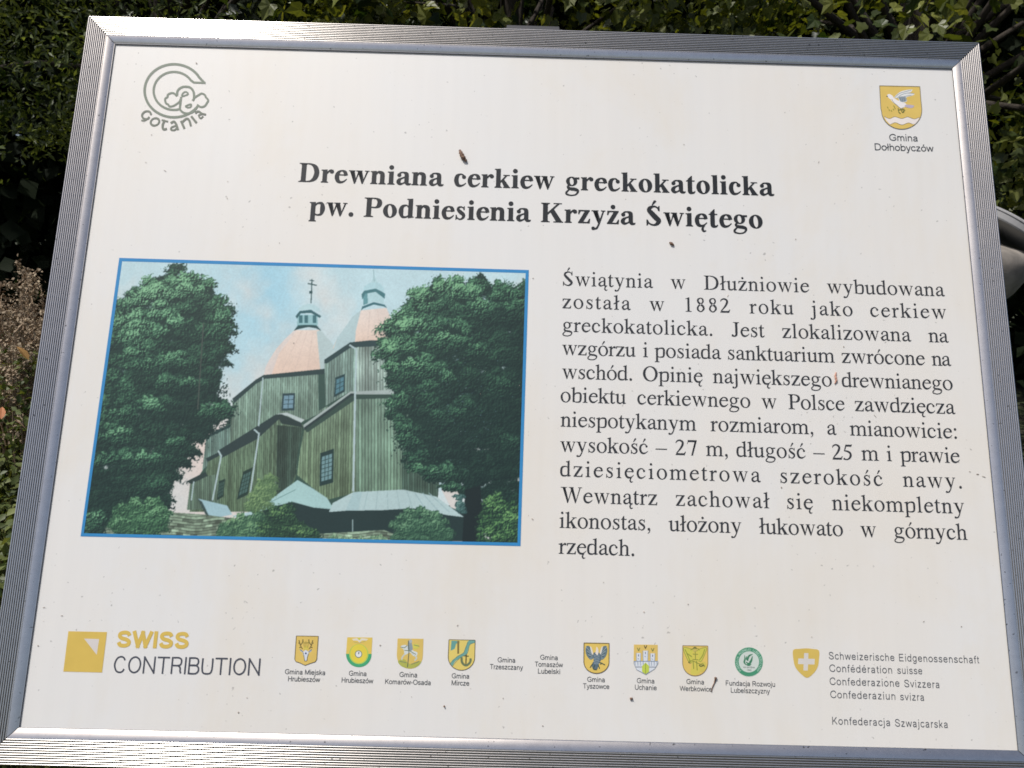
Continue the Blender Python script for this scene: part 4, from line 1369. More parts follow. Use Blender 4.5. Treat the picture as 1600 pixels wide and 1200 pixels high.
def leaves(poly, spots, base, dark, mid, light, pr=(9, 17), dens=1.0, seed=1, core=.80, squash=.62):
    """leafy mass on the print: dark core, then ragged tufts from the shaded to the sunlit ones; spots are (x, y, rx, ry, daylight)"""
    r = np.random.default_rng(seed)
    m, sl_ = inside(poly)
    y0_, x0_ = max(sl_[0].start - 30, 0), max(sl_[1].start - 30, 0)
    s2 = (slice(y0_, min(sl_[0].stop + 30, CH_)), slice(x0_, min(sl_[1].stop + 30, CW)))
    mm = np.zeros((s2[0].stop - y0_, s2[1].stop - x0_), np.float32)
    mm[sl_[0].start - y0_:sl_[0].start - y0_ + m.shape[0], sl_[1].start - x0_:sl_[1].start - x0_ + m.shape[1]] = m
    hard = mm.copy()
    er = max(2, int(pr[0] * .7 * SS))
    for _ in range(2):
        for ax in (0, 1):
            pd = [(er, er) if q == ax else (0, 0) for q in (0, 1)]
            c_ = np.cumsum(np.pad(mm, [(u + (1 if q == ax else 0), v) for q, (u, v) in enumerate(pd)], mode='edge'), ax)
            w_ = 2 * er + 1
            mm = (np.take(c_, range(w_, c_.shape[ax]), ax) - np.take(c_, range(0, c_.shape[ax] - w_), ax)) / w_
    dark, mid, light = (np.asarray(c, np.float32) for c in (dark, mid, light))

    def ramp(v):
        v = np.clip(v, 0, 1)[..., None]
        return dark + (mid - dark) * np.clip(v * 2, 0, 1) + (light - mid) * np.clip(v * 2 - 1, 0, 1)
    al = np.clip((mm + .16 * _ED[s2] + .14 * _fn[s2] - core) * 8, 0, 1)[..., None]
    IMG[s2] = IMG[s2] * (1 - al) + ramp(.03 + base * (.5 + .35 * _Df[s2])) * al
    # tufts
    ys, xs = np.nonzero(hard > .5)
    if len(ys) == 0:
        return
    area = len(ys) / SS ** 2
    n_ = int(dens * area / (math.pi * (sum(pr) / 2) ** 2 * squash) * 3.4) + 4
    k = r.integers(0, len(ys), n_)
    cx, cy = xs[k] / SS + x0_ / SS + PX0, ys[k] / SS + y0_ / SS + PY0
    L = np.full(n_, base)
    for x, y, rx, ry, a_ in spots:
        L = np.maximum(L, base + (a_ - base) * np.exp(-(((cx - x) / rx) ** 2 + ((cy - y) / ry) ** 2)))
    L *= r.uniform(.55, 1.2, n_)
    for j in np.argsort(L + .15 * r.random(n_) + .0006 * cy):
        rx = r.uniform(*pr)
        ry = rx * squash * r.uniform(.8, 1.25)
        c0, c1 = int((cx[j] - PX0 - rx * 1.7) * SS), int((cx[j] - PX0 + rx * 1.7) * SS)
        r0, r1 = int((cy[j] - PY0 - ry * 1.9) * SS), int((cy[j] - PY0 + ry * 1.9) * SS)
        c0, r0, c1, r1 = max(c0, 0), max(r0, 0), min(c1, CW), min(r1, CH_)
        if c1 - c0 < 3 or r1 - r0 < 3:
            continue
        w = (slice(r0, r1), slice(c0, c1))
        # an arched tuft: its sides droop
        dx = (XP[w] - cx[j]) / rx
        dy = (YP[w] - cy[j]) / ry - .45 * dx * dx + .2
        d = np.sqrt(dx * dx + dy * dy) + .24 * _fn[w] + .14 * _ED[w]
        al = np.clip((1 - d) * 5, 0, 1)[..., None]
        v = L[j] * (.60 - .62 * dy - .14 * dx + .50 * _Df[w]) + .02 * _Df[w]
        IMG[w] = IMG[w] * (1 - al) + ramp(v) * al


WEATH = vnoise(60, 61, 5)
_g = np.random.default_rng(62).random((60, 1500)).astype(np.float32)
STREAK = np.repeat(_g, CH_ // 60 + 1, 0)[:CH_, :CW]
for _ in range(14):
    STREAK = (np.roll(STREAK, 2, 0) + STREAK + np.roll(STREAK, -2, 0)) / 3


def planks(pts, base, pitch, slope=0.0, amp=.16, seed=1, low=None):
    m, sl_ = inside(pts)
    u = (XP[sl_] + slope * YP[sl_]) / pitch
    iu = np.floor(u).astype(int)
    fr = u - iu
    r = np.random.default_rng(seed)
    tb = r.uniform(1 - amp, 1 + amp, 400)
    v = tb[iu % 400] * (.80 + .40 * WEATH[sl_]) * (.84 + .32 * STREAK[sl_]) * np.where(fr < .24, .62, np.where(fr < .4, 1.10, 1.0))
    base = np.asarray(base, np.float32)
    base = base * .9 + base.mean() * .1
    c = base[None, None] * v[..., None]
    if low is not None:
        y0, y1 = np.array(pts)[:, 1].min(), np.array(pts)[:, 1].max()
        t = np.clip((YP[sl_] - y0) / (y1 - y0), 0, 1)[..., None]
        c = c * (1 - t) + t * (np.asarray(low, np.float32) * .92 + np.mean(low) * .08) * v[..., None]
    IMG[sl_][m] = np.clip(c, 0, 255)[m]


# sky with clouds
n1, n2 = vnoise(260, 3, 5), vnoise(120, 4, 4)
g = np.clip((YP - 410) / 360, 0, 1)
blue = np.array([166, 212, 228], np.float32)
pale = np.array([192, 222, 228], np.float32)
pink = np.array([222, 222, 217], np.float32)
dl = np.clip(np.exp(-((XP - 415) / 65) ** 2) * np.clip(1.3 - (YP - 410) / 170, 0, 1), 0, 1)
IMG[:] = pale * (1 - dl[..., None]) + blue * dl[..., None]
cl_ = np.clip((n1 * .6 + n2 * .4 - .47) * 4 + g * .9 - .3, 0, 1)[..., None]
IMG[:] = IMG * (1 - cl_) + pink * cl_
g2 = np.clip((YP - 600) / 90, 0, 1)[..., None] * np.clip(1 - np.abs(XP - 330) / 120, 0, 1)[..., None]
IMG[:] = IMG * (1 - .7 * g2) + np.array([228, 206, 194], np.float32) * .7 * g2
# domes
TEAL, LTEAL, DK = (84, 138, 142), (168, 206, 210), (40, 74, 76)
dome = [(412, 587), (415, 574), (421, 562), (432, 545), (445, 530), (460, 516), (500, 516), (510, 527), (522, 540), (534, 560), (534, 600)]
paint(dome, np.clip(np.array([236, 219, 205], np.float32) * (.94 + .10 * WEATH[..., None]) + np.array([0, -10, -16], np.float32) * np.clip((YP[..., None] - 520) / 70, 0, 1), 0, 255))
for t in (.25, .5, .75):
    seg((462 + 36 * t, 518), (418 + 82 * t, 584), .7, (216, 194, 180))
paint([(495, 518), (501, 516), (522, 540), (536, 560), (536, 600), (501, 582), (498, 550)], (184, 206, 206))
paint([(412, 587), (415, 574), (421, 562), (445, 530), (460, 516), (464, 516), (436, 552), (424, 586)], (224, 214, 206))
rd = [(520, 545), (527, 528), (540, 510), (552, 494), (564, 485), (604, 481), (612, 500), (612, 540)]
paint(rd, np.clip(np.array([230, 217, 206], np.float32) * (.94 + .10 * WEATH[..., None]) + np.array([0, -12, -20], np.float32) * np.clip((YP[..., None] - 490) / 50, 0, 1), 0, 255))
seg((578, 486), (574, 538), .7, (212, 194, 182))
seg((590, 484), (594, 530), .7, (212, 194, 182))
paint([(520, 548), (527, 528), (540, 510), (552, 494), (564, 485), (556, 517), (554, 545)], (180, 206, 208))
# cupolas
paint([(460, 516), (466, 507), (482, 505), (494, 507), (501, 515), (494, 510), (482, 508), (468, 511)], TEAL)
paint([(459, 517), (466, 509), (482, 507), (495, 509), (502, 517), (494, 513), (482, 511), (468, 514)], DK)
paint([(465.5, 492), (496, 492), (497, 508), (464, 508)], (150, 196, 200))
for x in (467.5, 476, 489):
    paint([(x, 493), (x + 5.5, 493), (x + 5.5, 505), (x, 505)], (62, 112, 118))
paint([(462, 494), (469, 485), (486, 484), (502, 494), (500, 497), (486, 489), (470, 490), (464, 498)], (52, 96, 102))
paint([(467, 486), (467, 481), (474, 477), (482, 474.5), (492, 477), (499, 482), (501, 487), (486, 484), (470, 486)], (182, 214, 218))
seg((486, 474), (487.5, 436), 1.6, DK)
seg((481, 443), (495, 446), 1.8, DK)
seg((484, 438), (491, 439), 1.4, DK)
paint([(483.5, 455), (488.5, 455), (488.5, 459), (483.5, 459)], DK)
paint([(564, 486), (566, 479), (584, 472), (601, 476), (605, 481.5), (600, 479), (584, 476), (568, 482)], (58, 108, 116))
paint([(567, 458), (600, 456), (600, 475), (584, 471), (568, 477)], (176, 212, 216))
paint([(567, 458), (574, 458), (575, 474), (568, 477)], (96, 150, 156))
paint([(565, 460), (570, 453), (587, 450), (602, 459), (601, 467), (587, 456), (571, 459), (566, 468)], (66, 118, 124))
paint([(567.5, 455), (569, 448), (576, 443), (584, 440), (594, 443), (600, 450), (600, 457), (587, 451), (571, 454)], (176, 214, 220))
paint([(580, 442), (583.5, 432), (585, 440), (586, 432), (590, 442)], (176, 210, 214))
seg((585, 440), (583.5, 421), 1.5, (150, 186, 190))
# walls of the nave
paint([(300, 760), (330, 715), (364, 640), (412, 592), (508, 584), (547, 545), (612, 545), (640, 780), (500, 800), (300, 800)], (52, 80, 70))
planks([(322, 685), (340, 672), (360, 665), (362, 705), (342, 712), (316, 735)], (112, 146, 134), 3.0, 0, .14, 2)
paint([(321, 686), (338, 672), (361, 663), (361, 667), (340, 677)], (40, 66, 64))
planks([(364, 622), (412, 589), (508, 581), (512, 640), (470, 660), (432, 652), (400, 668), (358, 698)], (132, 164, 148), 3.6, .02, .15, 3, low=(112, 142, 122))
paint([(497, 584), (510, 582), (512, 634), (498, 642)], (54, 82, 74))
paint([(363, 623), (400, 593), (412, 586), (509, 576), (511, 584), (414, 592), (400, 600), (366, 630)], (44, 66, 66))
planks([(326, 716), (345, 710), (400, 684), (433, 652), (474, 664), (466, 700), (462, 745), (455, 765), (420, 800), (296, 800), (320, 745)], (98, 126, 102), 3.2, .02, .17, 4, low=(86, 112, 84))
planks([(433, 664), (474, 668), (466, 705), (462, 740), (455, 762), (431, 775)], (58, 82, 70), 3.4, .02, .2, 5)
paint([(292, 752), (322, 737), (325, 745), (300, 758)], (42, 60, 58))
planks([(297, 757), (322, 745), (340, 740), (345, 795), (292, 797)], (96, 124, 104), 3.0, .0, .16, 6)
paint([(341, 704), (400, 667), (432, 647), (436, 655), (402, 686), (346, 716)], (42, 60, 60))
paint([(322, 716), (343, 706), (343, 712), (324, 722)], (42, 60, 60))
paint([(432, 647), (448, 644.5), (476, 656), (470, 661), (450, 650)], (186, 202, 200))
paint([(432, 648), (440, 647), (470, 660), (474, 668), (440, 662)], (40, 58, 56))
# apse
planks([(507, 566), (547, 540), (612, 537), (620, 612), (560, 614), (547, 612), (509, 634)], (128, 160, 148), 4.2, .02, .17, 7)
planks([(556, 542), (612, 538), (618, 612), (556, 614)], (156, 182, 170), 4.6, .0, .15, 8)
paint([(507, 568), (507, 562), (547, 535), (576, 532), (612, 532), (612, 540), (548, 543), (511, 568)], (44, 68, 70))
planks([(476, 668), (547, 619), (556, 616), (556, 770), (511, 781), (464, 742), (469, 705)], (114, 142, 116), 4.2, .02, .16, 9, low=(106, 132, 100))
planks([(556, 616), (640, 613), (640, 770), (556, 770)], (124, 158, 138), 5.0, .0, .14, 10, low=(112, 146, 122))
planks([(628, 700), (690, 710), (684, 780), (628, 768)], (70, 98, 84), 4.0, .0, .16, 11)
paint([(474, 668), (547, 616), (620, 613), (620, 622), (556, 624), (480, 676)], (52, 76, 68))
paint([(474, 664), (547, 612), (618, 609), (640, 611), (640, 616), (556, 616.5), (548, 617), (475, 670)], (166, 182, 178))
paint([(475, 668), (548, 615), (556, 615), (556, 617), (549, 619), (476, 672)], (40, 58, 58))


def window(q, fr, pane, nx, ny):
    q = np.array(q, float)
    paint(q, fr)
    c = q.mean(0)
    i_ = c + (q - c) * .74
    paint(i_, pane)
    for k in range(1, nx):
        t = k / nx
        seg(i_[0] + (i_[1] - i_[0]) * t, i_[3] + (i_[2] - i_[3]) * t, .9, fr)
    for k in range(1, ny):
        t = k / ny
        seg(i_[0] + (i_[3] - i_[0]) * t, i_[1] + (i_[2] - i_[1]) * t, .9, fr)


window([(441.5, 615), (461.5, 614), (460, 641), (439.5, 642)], (44, 68, 72), (116, 152, 168), 2, 3)
window([(524, 590), (539.5, 584), (538.5, 612), (522, 621)], (38, 66, 68), (82, 128, 140), 2, 3)
window([(500.5, 708), (522, 701), (520.5, 754), (499, 760)], (34, 58, 56), (112, 150, 154), 3, 6)
window([(380, 737), (395, 730), (387, 773), (370, 781)], (34, 56, 50), (70, 104, 98), 3, 5)
window([(342, 752), (352, 748), (349, 776), (339, 782)], (34, 56, 50), (62, 92, 84), 3, 4)
PIPE = (176, 200, 202)
for a, b_, w in (((341, 704), (346, 713), 2.6), ((346, 711), (332, 782), 2.4), ((397, 671), (405, 678), 2.4), ((405, 676), (387, 797), 2.4), ((411, 590), (404, 666), 2.0), ((303, 752), (299, 782), 1.8),
                 ((546, 539), (557, 546), 2.6), ((557, 544), (555, 614), 2.8), ((555, 610), (552, 768), 3.2)):
    seg(a, b_, w, PIPE)
# skirts and porches
paint([(400, 790), (450, 770), (520, 790), (740, 790), (725, 846), (395, 846)], (34, 54, 54))
paint([(405, 800), (412, 788), (465, 750), (490, 764), (511, 778), (522, 796), (490, 793), (457, 784), (430, 791)], (164, 202, 200))
seg((418, 787), (462, 765), 1.2, (112, 150, 148))
paint([(514, 800), (520, 786), (552, 769), (630, 765), (682, 776), (725, 808), (700, 805), (645, 794), (600, 797), (540, 798)], (178, 204, 204))
paint([(552, 769), (540, 798), (560, 798), (566, 768)], (166, 196, 198))
for x in (575, 590, 605, 620, 636):
    seg((x, 767), (x + (x - 600) * .25, 796), .9, (152, 182, 184))
for x, x2 in ((648, 668), (660, 686), (670, 702)):
    seg((x, 770), (x2, 800), 1.2, (150, 180, 184))
paint([(309, 779), (355, 790), (363, 804), (327, 811)], (160, 196, 204))
paint([(309, 779), (316, 784), (329, 811), (322, 806)], (54, 74, 72))
paint([(363, 806), (398, 798), (410, 802), (380, 812)], (176, 206, 210))
seg((551, 812), (551, 832), 1.2, (150, 176, 176))
# stone wall
st_ = vnoise(14, 21, 3)
for poly in ([(130, 838), (150, 815), (190, 803), (260, 800), (320, 804), (380, 812), (395, 846), (128, 846)], [(500, 834), (600, 828), (625, 838), (625, 852), (490, 850)]):
    m, sl_ = inside(poly)
    rows = np.floor((YP[sl_] + 2 * np.sin(XP[sl_] / 13)) / 4.6)
    cols = np.floor(XP[sl_] / 11 + rows * .37)
    hsh = np.modf(np.abs(np.sin(rows * 12.99 + cols * 78.23) * 43758.5))[0]
    fy = (YP[sl_] + 2 * np.sin(XP[sl_] / 13)) / 4.6 - rows
    v = (.62 + .55 * hsh) * np.where(fy < .22, .55, 1) * (.7 + .6 * st_[sl_])
    IMG[sl_][m] = np.clip(np.array([138, 162, 138], np.float32) * v[..., None], 0, 230)[m]
# trees and bushes
D1, M1, L1 = (20, 40, 40), (68, 118, 88), (142, 198, 152)
LEFT = [(182, 468), (205, 452), (225, 442), (245, 430), (262, 423), (276, 420), (302, 430), (330, 445), (345, 465), (356, 485), (361, 510), (356, 540), (361, 560), (348, 590), (340, 612), (353, 632), (358, 645), (334, 660), (326, 685), (306, 690), (300, 714),
        (278, 732), (272, 765), (262, 800), (200, 815), (150, 838), (110, 845), (110, 700), (150, 560)]
leaves(LEFT, [(240, 462, 62, 34, .95), (298, 448, 40, 22, .85), (205, 505, 40, 50, .85), (250, 505, 40, 26, .75), (345, 492, 16, 34, .6), (282, 560, 36, 11, .62), (222, 556, 40, 26, .6), (180, 590, 26, 26, .5), (178, 640, 34, 16, .62), (190, 676, 40, 13, .66), (232, 634, 36, 10, .6),
              (215, 716, 42, 11, .6), (165, 720, 26, 14, .5), (300, 592, 24, 10, .62), (338, 560, 18, 20, .5), (338, 645, 18, 9, .55), (268, 690, 24, 8, .4), (310, 520, 26, 12, .35), (262, 596, 22, 9, .4), (240, 756, 30, 12, .32)], .11, D1, M1, L1, (7, 18), 1.0, 41)
seg((318, 505), (309, 640), 2.0, (66, 78, 72))
RIGHT = [(596, 556), (590, 538), (604, 516), (616, 494), (632, 482), (650, 456), (668, 447), (690, 439), (720, 437), (734, 446), (741, 428), (760, 426), (768, 448), (800, 450), (845, 445), (845, 865), (770, 852), (756, 838), (752, 770), (715, 778), (692, 758), (664, 747),
         (640, 734), (634, 700), (620, 674), (612, 640), (606, 592)]
leaves(RIGHT, [(662, 462, 34, 24, .92), (706, 450, 44, 22, .9), (745, 462, 36, 30, .75), (636, 512, 40, 24, .9), (690, 520, 44, 24, .7), (612, 545, 34, 16, .85), (604, 574, 24, 18, .7), (648, 572, 30, 18, .7), (616, 622, 16, 28, .66), (632, 668, 18, 22, .6), (646, 706, 18, 18, .5),
               (700, 585, 34, 16, .5), (800, 462, 22, 26, .6), (750, 545, 44, 20, .38), (658, 738, 34, 9, .6), (684, 645, 18, 16, .45), (782, 600, 24, 20, .28), (720, 640, 22, 12, .32), (672, 612, 20, 12, .45), (700, 742, 22, 8, .4), (800, 690, 18, 14, .25)], .10, D1, M1, (136, 192, 144), (7, 18), 1.0, 42)
for _ in range(150):
    x, y = prng.normal(728, 26), prng.normal(630, 55)
    w_ = prng.uniform(.5, 1.5)
    paint([(x, y), (x + w_ * 1.2, y + .3), (x + w_ * .6, y + w_)], (110, 148, 164) if prng.random() < .6 else (140, 166, 172))
paint([(727, 765), (751, 758), (757, 850), (722, 850)], (24, 38, 40))
paint([(690, 766), (708, 758), (722, 780), (719, 800), (704, 792)], (214, 210, 204))
leaves([(684, 758), (715, 752), (722, 764), (700, 770)], [(700, 758, 20, 8, .5)], .2, D1, M1, L1, (4, 7), 1.0, 45, .7)
leaves([(712, 775), (724, 770), (726, 806), (716, 800)], [(716, 780, 8, 12, .6)], .3, (40, 72, 72), (90, 130, 124), (150, 180, 170), (3, 5), .8, 46, .75)
leaves([(748, 800), (768, 772), (800, 786), (840, 800), (840, 860), (745, 856)], [(775, 785, 18, 14, .9), (800, 812, 24, 14, .85), (780, 835, 22, 10, .8)], .3, D1, (70, 118, 72), (128, 178, 110), (4, 11), .7, 43, .84)
leaves([(608, 846), (616, 808), (640, 797), (668, 795), (690, 806), (706, 832), (704, 850)], [(650, 805, 30, 12, .8), (680, 820, 20, 12, .7), (630, 825, 16, 12, .7)], .35, (34, 64, 54), (72, 116, 88), (122, 166, 128), (4, 11), .7, 43, .84)
leaves([(396, 850), (396, 800), (430, 792), (456, 790), (464, 812), (500, 834), (508, 852)], [(430, 800, 30, 8, .8), (470, 832, 24, 8, .7), (410, 825, 14, 12, .6)], .28, (24, 46, 42), (60, 100, 68), (118, 160, 100), (4, 11), .7, 43, .84)
leaves([(170, 830), (178, 797), (210, 778), (250, 780), (270, 800), (264, 824), (238, 842), (200, 840)], [(215, 785, 30, 8, .9), (245, 800, 20, 12, .8), (195, 812, 18, 10, .8)], .35, (30, 58, 48), (76, 126, 88), (128, 178, 132), (4, 11), .7, 43, .84)
leaves([(328, 850), (345, 820), (380, 806), (404, 806), (404, 852)], [(370, 815, 24, 8, .8), (390, 830, 14, 10, .8)], .4, (40, 72, 58), (84, 128, 94), (130, 172, 124), (4, 11), .7, 43, .84)
leaves([(122, 846), (138, 800), (168, 800), (162, 818), (142, 846)], [(150, 808, 14, 8, .7)], .3, D1, M1, L1, (4, 8), 1.1, 44, .72)
leaves([(382, 802), (388, 775), (405, 750), (427, 746), (434, 766), (422, 792)], [(408, 760, 16, 10, .9), (400, 780, 14, 10, .8)], .45, (70, 100, 70), (104, 138, 94), (136, 168, 112), (4, 11), .7, 43, .84)
leaves([(500, 852), (520, 838), (560, 842), (600, 836), (616, 852)], [(550, 842, 40, 6, .8)], .5, (70, 104, 84), (120, 156, 120), (160, 190, 156), (3, 6), 1.0, 47, .72)
# print grain and a slight softness
IMG *= (1 + .07 * (vnoise(3, 50, 1) - .5) + .07 * (vnoise(70, 51, 3) - .5))[..., None]
K = IMG.copy()
for ax in (0, 1):
    K = (np.roll(K, 1, ax) + 2 * K + np.roll(K, -1, ax)) / 4
IMG = np.clip(K * .96 + 9, 0, 255)
INKIMG = np.clip(lin(IMG) * INK, 0, .9)

C4 = [B(188.5, 405.5), B(823.5, 424.5), B(810.5, 850.5), B(128.5, 835.5)]
NX, NY = 700, 460
uu, vv = np.meshgrid(np.linspace(0, 1, NX), np.linspace(0, 1, NY))
uu, vv = uu.ravel()[:, None], vv.ravel()[:, None]
GP = (C4[0] * (1 - uu) + C4[1] * uu) * (1 - vv) + (C4[3] * (1 - uu) + C4[2] * uu) * vv
q = pix(GP)
fx = np.clip((q[:, 0] - PX0) * SS, 0, CW - 1.01)
fy = np.clip((q[:, 1] - PY0) * SS, 0, CH_ - 1.01)
ix, iy = fx.astype(int), fy.astype(int)
tx, ty = (fx - ix)[:, None], (fy - iy)[:, None]
colr = (INKIMG[iy, ix] * (1 - tx) + INKIMG[iy, ix + 1] * tx) * (1 - ty) + (INKIMG[iy + 1, ix] * (1 - tx) + INKIMG[iy + 1, ix + 1] * tx) * ty
me = bpy.data.meshes.new('printed_photo')
me.vertices.add(NX * NY)
me.vertices.foreach_set('co', np.column_stack([GP, np.full(len(GP), 1.5e-4)]).ravel())
j, i = np.mgrid[0:NY - 1, 0:NX - 1]
a0 = (j * NX + i).ravel()
quads = np.column_stack([a0 + NX, a0 + NX + 1, a0 + 1, a0]).astype(np.int32)
me.loops.add(quads.size)
me.polygons.add(len(quads))
me.loops.foreach_set('vertex_index', quads.ravel())
me.polygons.foreach_set('loop_start', np.arange(0, quads.size, 4, dtype=np.int32))
at_ = me.color_attributes.new('print', 'FLOAT_COLOR', 'POINT')
at_.data.foreach_set('color', np.column_stack([colr, np.ones(len(colr))]).astype(np.float32).ravel())
me.update()
pm = mat('photo_print', (.5, .5, .5), .5, 0, .3)
nn, ll, bb = nodes(pm)
va = nn.new('ShaderNodeVertexColor')
va.layer_name = 'print'
ll.new(va.outputs['Color'], bb.inputs['Base Color'])
me.materials.append(pm)
photo = bpy.data.objects.new('printed_photo', me)
COL.objects.link(photo)
on_board(photo)
fl = Flat(2.6e-4)
O4 = [B(186.5, 403), B(826.3, 422), B(813.3, 853.2), B(126, 838)]
I4 = [B(191, 408.3), B(821.3, 426.8), B(808.6, 848), B(131.2, 833.2)]
for k in range(4):
    k2 = (k + 1) % 4
    V, F = tess([np.array([O4[k], O4[k2], I4[k2], I4[k]])])
    fl.add(V, np.full(len(V), fl.z), F, (52, 138, 196))
bd = fl.build('border', photo)


# ------------------------------------------------------------------ leaves, trees and weeds


def leaf_material(name, c0, c1, rough=.4, trans=.42, use_attr=False, spec=.5):
    m = bpy.data.materials.new(name)
    m.use_nodes = True
    n, l, b = nodes(m)
    out = n['Material Output']
    if use_attr:
        rv = n.new('ShaderNodeAttribute')
        rv.attribute_name = 'tint'
        fac = rv.outputs['Fac']
    else:
        oi = n.new('ShaderNodeObjectInfo')
        fac = oi.outputs['Random']
    r = n.new('ShaderNodeValToRGB')
    r.color_ramp.elements[0].color = (*c0, 1)
    r.color_ramp.elements[1].color = (*c1, 1)
    l.new(fac, r.inputs['Fac'])
    tc = n.new('ShaderNodeTexCoord')
    nz = n.new('ShaderNodeTexNoise')
    nz.inputs['Scale'].default_value = 45
    nz.inputs['Detail'].default_value = 3
    l.new(tc.outputs['Object'], nz.inputs['Vector'])
    mr = n.new('ShaderNodeMapRange')
    mr.inputs['To Min'].default_value = .7
    mr.inputs['To Max'].default_value = 1.3
    l.new(nz.outputs['Fac'], mr.inputs['Value'])
    mx = n.new('ShaderNodeMix')
    mx.data_type = 'RGBA'
    mx.blend_type = 'MULTIPLY'
    mx.inputs['Factor'].default_value = 1
    l.new(r.outputs['Color'], mx.inputs['A'])
    l.new(mr.outputs[0], mx.inputs['B'])
    l.new(mx.outputs['Result'], b.inputs['Base Color'])
    b.inputs['Roughness'].default_value = rough
    b.inputs['Specular IOR Level'].default_value = spec
    tr = n.new('ShaderNodeBsdfTranslucent')
    hs = n.new('ShaderNodeHueSaturation')
    hs.inputs['Saturation'].default_value = 1.25
    hs.inputs['Value'].default_value = 1.3
    hs.inputs['Hue'].default_value = .48
    l.new(mx.outputs['Result'], hs.inputs['Color'])
    l.new(hs.outputs['Color'], tr.inputs['Color'])
    ms = n.new('ShaderNodeMixShader')
    ms.inputs['Fac'].default_value = trans
    l.new(b.outputs[0], ms.inputs[1])
    l.new(tr.outputs[0], ms.inputs[2])
    l.new(ms.outputs[0], out.inputs['Surface'])
    return m


# leaf shapes, unit length along +y, face up +z
def leaf_plain(w=.26):
    V = [(0, 0, 0), (-w * .8, .25, .05), (-w, .5, .07), (-w * .6, .78, .02), (0, 1, -.08), (w * .6, .78, .02), (w, .5, .07), (w * .8, .25, .05), (0, .28, 0), (0, .55, -.01), (0, .8, -.03)]
    F = [(0, 8, 1), (1, 8, 9, 2), (2, 9, 10, 3), (3, 10, 4), (0, 7, 8), (7, 6, 9, 8), (6, 5, 10, 9), (5, 4, 10)]
    return np.array(V, float), F


def leaf_small(w=.3):
    V = [(0, 0, 0), (-w, .5, .08), (0, 1, -.06), (w, .5, .08), (0, .5, 0)]
    F = [(0, 4, 1), (1, 4, 2), (0, 3, 4), (3, 2, 4)]
    return np.array(V, float), F


def leaf_lobed():
    ang = [(-90, .06), (-150, .42), (-172, .52), (160, .50), (140, .68), (118, .60), (90, .98), (62, .60), (40, .68), (20, .50), (-8, .52), (-30, .42)]
    V = [(0, .36, 0)]
    for a, r in ang:
        t = math.radians(a)
        V.append((r * .62 * math.cos(t), .36 + r * .64 * math.sin(t), .09 * abs(math.cos(t)) - .10 * r * r))
    n_ = len(ang)
    F = [(0, 1 + i, 1 + (i + 1) % n_) for i in range(n_)]
    F = [f[::-1] for f in F]
    return np.array(V, float), F


def rand_frames(n, r, up=.6, toward=None, tw=.0, spread=1.0):
    """rotation matrices whose z is the leaf normal, y the leaf's length"""
    nrm = r.normal(0, spread, (n, 3)) * .6
    nrm[:, 2] += up
    if toward is not None:
        nrm += np.asarray(toward) * tw
    nrm /= np.linalg.norm(nrm, axis=1)[:, None]
    y = r.normal(0, 1, (n, 3))
    y[:, 2] -= .5
    y -= (y * nrm).sum(1)[:, None] * nrm
    y /= np.linalg.norm(y, axis=1)[:, None]
    x = np.cross(y, nrm)
    return np.stack([x, y, nrm], 2)


def leaf_mass(name, pos, size, frames, shape, m, parent=None, tint=None, kind='stuff'):
    LV, LF = shape
    n_, k = len(pos), len(LV)
    V = np.einsum('nij,kj->nki', frames, LV) * size[:, None, None] + pos[:, None]
    me = bpy.data.meshes.new(name)
    me.vertices.add(n_ * k)
    me.vertices.foreach_set('co', V.ravel())
    lens = np.array([len(f) for f in LF])
    flat = np.array([i for f in LF for i in f])
    idx = (flat[None] + (np.arange(n_) * k)[:, None]).ravel().astype(np.int32)
    st = np.concatenate([[0], np.cumsum(lens)[:-1]])
    starts = (st[None] + (np.arange(n_) * len(flat))[:, None]).ravel().astype(np.int32)
    me.loops.add(len(idx))
    me.polygons.add(len(starts))
    me.loops.foreach_set('vertex_index', idx)
    me.polygons.foreach_set('loop_start', starts)
    if tint is not None:
        a_ = me.attributes.new('tint', 'FLOAT', 'POINT')
        a_.data.foreach_set('value', np.repeat(tint, k).astype(np.float32))
    me.materials.append(m)
    me.update()
    o = bpy.data.objects.new(name, me)
    COL.objects.link(o)
    if parent is not None:
        o.parent = parent
    if kind:
        o['kind'] = kind
    return o


def clump_points(r, center, radii, nclump, per, sig, shell=.55, zmin=None):
    u = r.normal(0, 1, (nclump, 3))
    u /= np.linalg.norm(u, axis=1)[:, None]
    rad = shell + (1 - shell) * r.random(nclump) ** .7
    c = np.asarray(center) + u * np.asarray(radii) * rad[:, None]
    if zmin is not None:
        c[:, 2] = np.maximum(c[:, 2], zmin + r.uniform(0, .4, nclump))
    p = np.repeat(c, per, 0) + r.normal(0, 1, (nclump * per, 3)) * np.asarray(sig) * np.repeat(r.uniform(.6, 1.3, nclump), per)[:, None]
    return c, p


bark = mat('bark', (.045, .035, .028), .95)
nb, lb, bb_ = nodes(bark)
tcb = nb.new('ShaderNodeTexCoord')
mpb = nb.new('ShaderNodeMapping')
mpb.inputs['Scale'].default_value = (14, 14, 2.5)
lb.new(tcb.outputs['Object'], mpb.inputs['Vector'])
nzb = nb.new('ShaderNodeTexNoise')
nzb.inputs['Scale'].default_value = 1.5
nzb.inputs['Detail'].default_value = 6
lb.new(mpb.outputs['Vector'], nzb.inputs['Vector'])
rb = nb.new('ShaderNodeValToRGB')
rb.color_ramp.elements[0].color = (.015, .012, .010, 1)
rb.color_ramp.elements[1].color = (.075, .060, .046, 1)
lb.new(nzb.outputs['Fac'], rb.inputs['Fac'])
lb.new(rb.outputs['Color'], bb_.inputs['Base Color'])
bpb = nb.new('ShaderNodeBump')
bpb.inputs['Distance'].default_value = .02
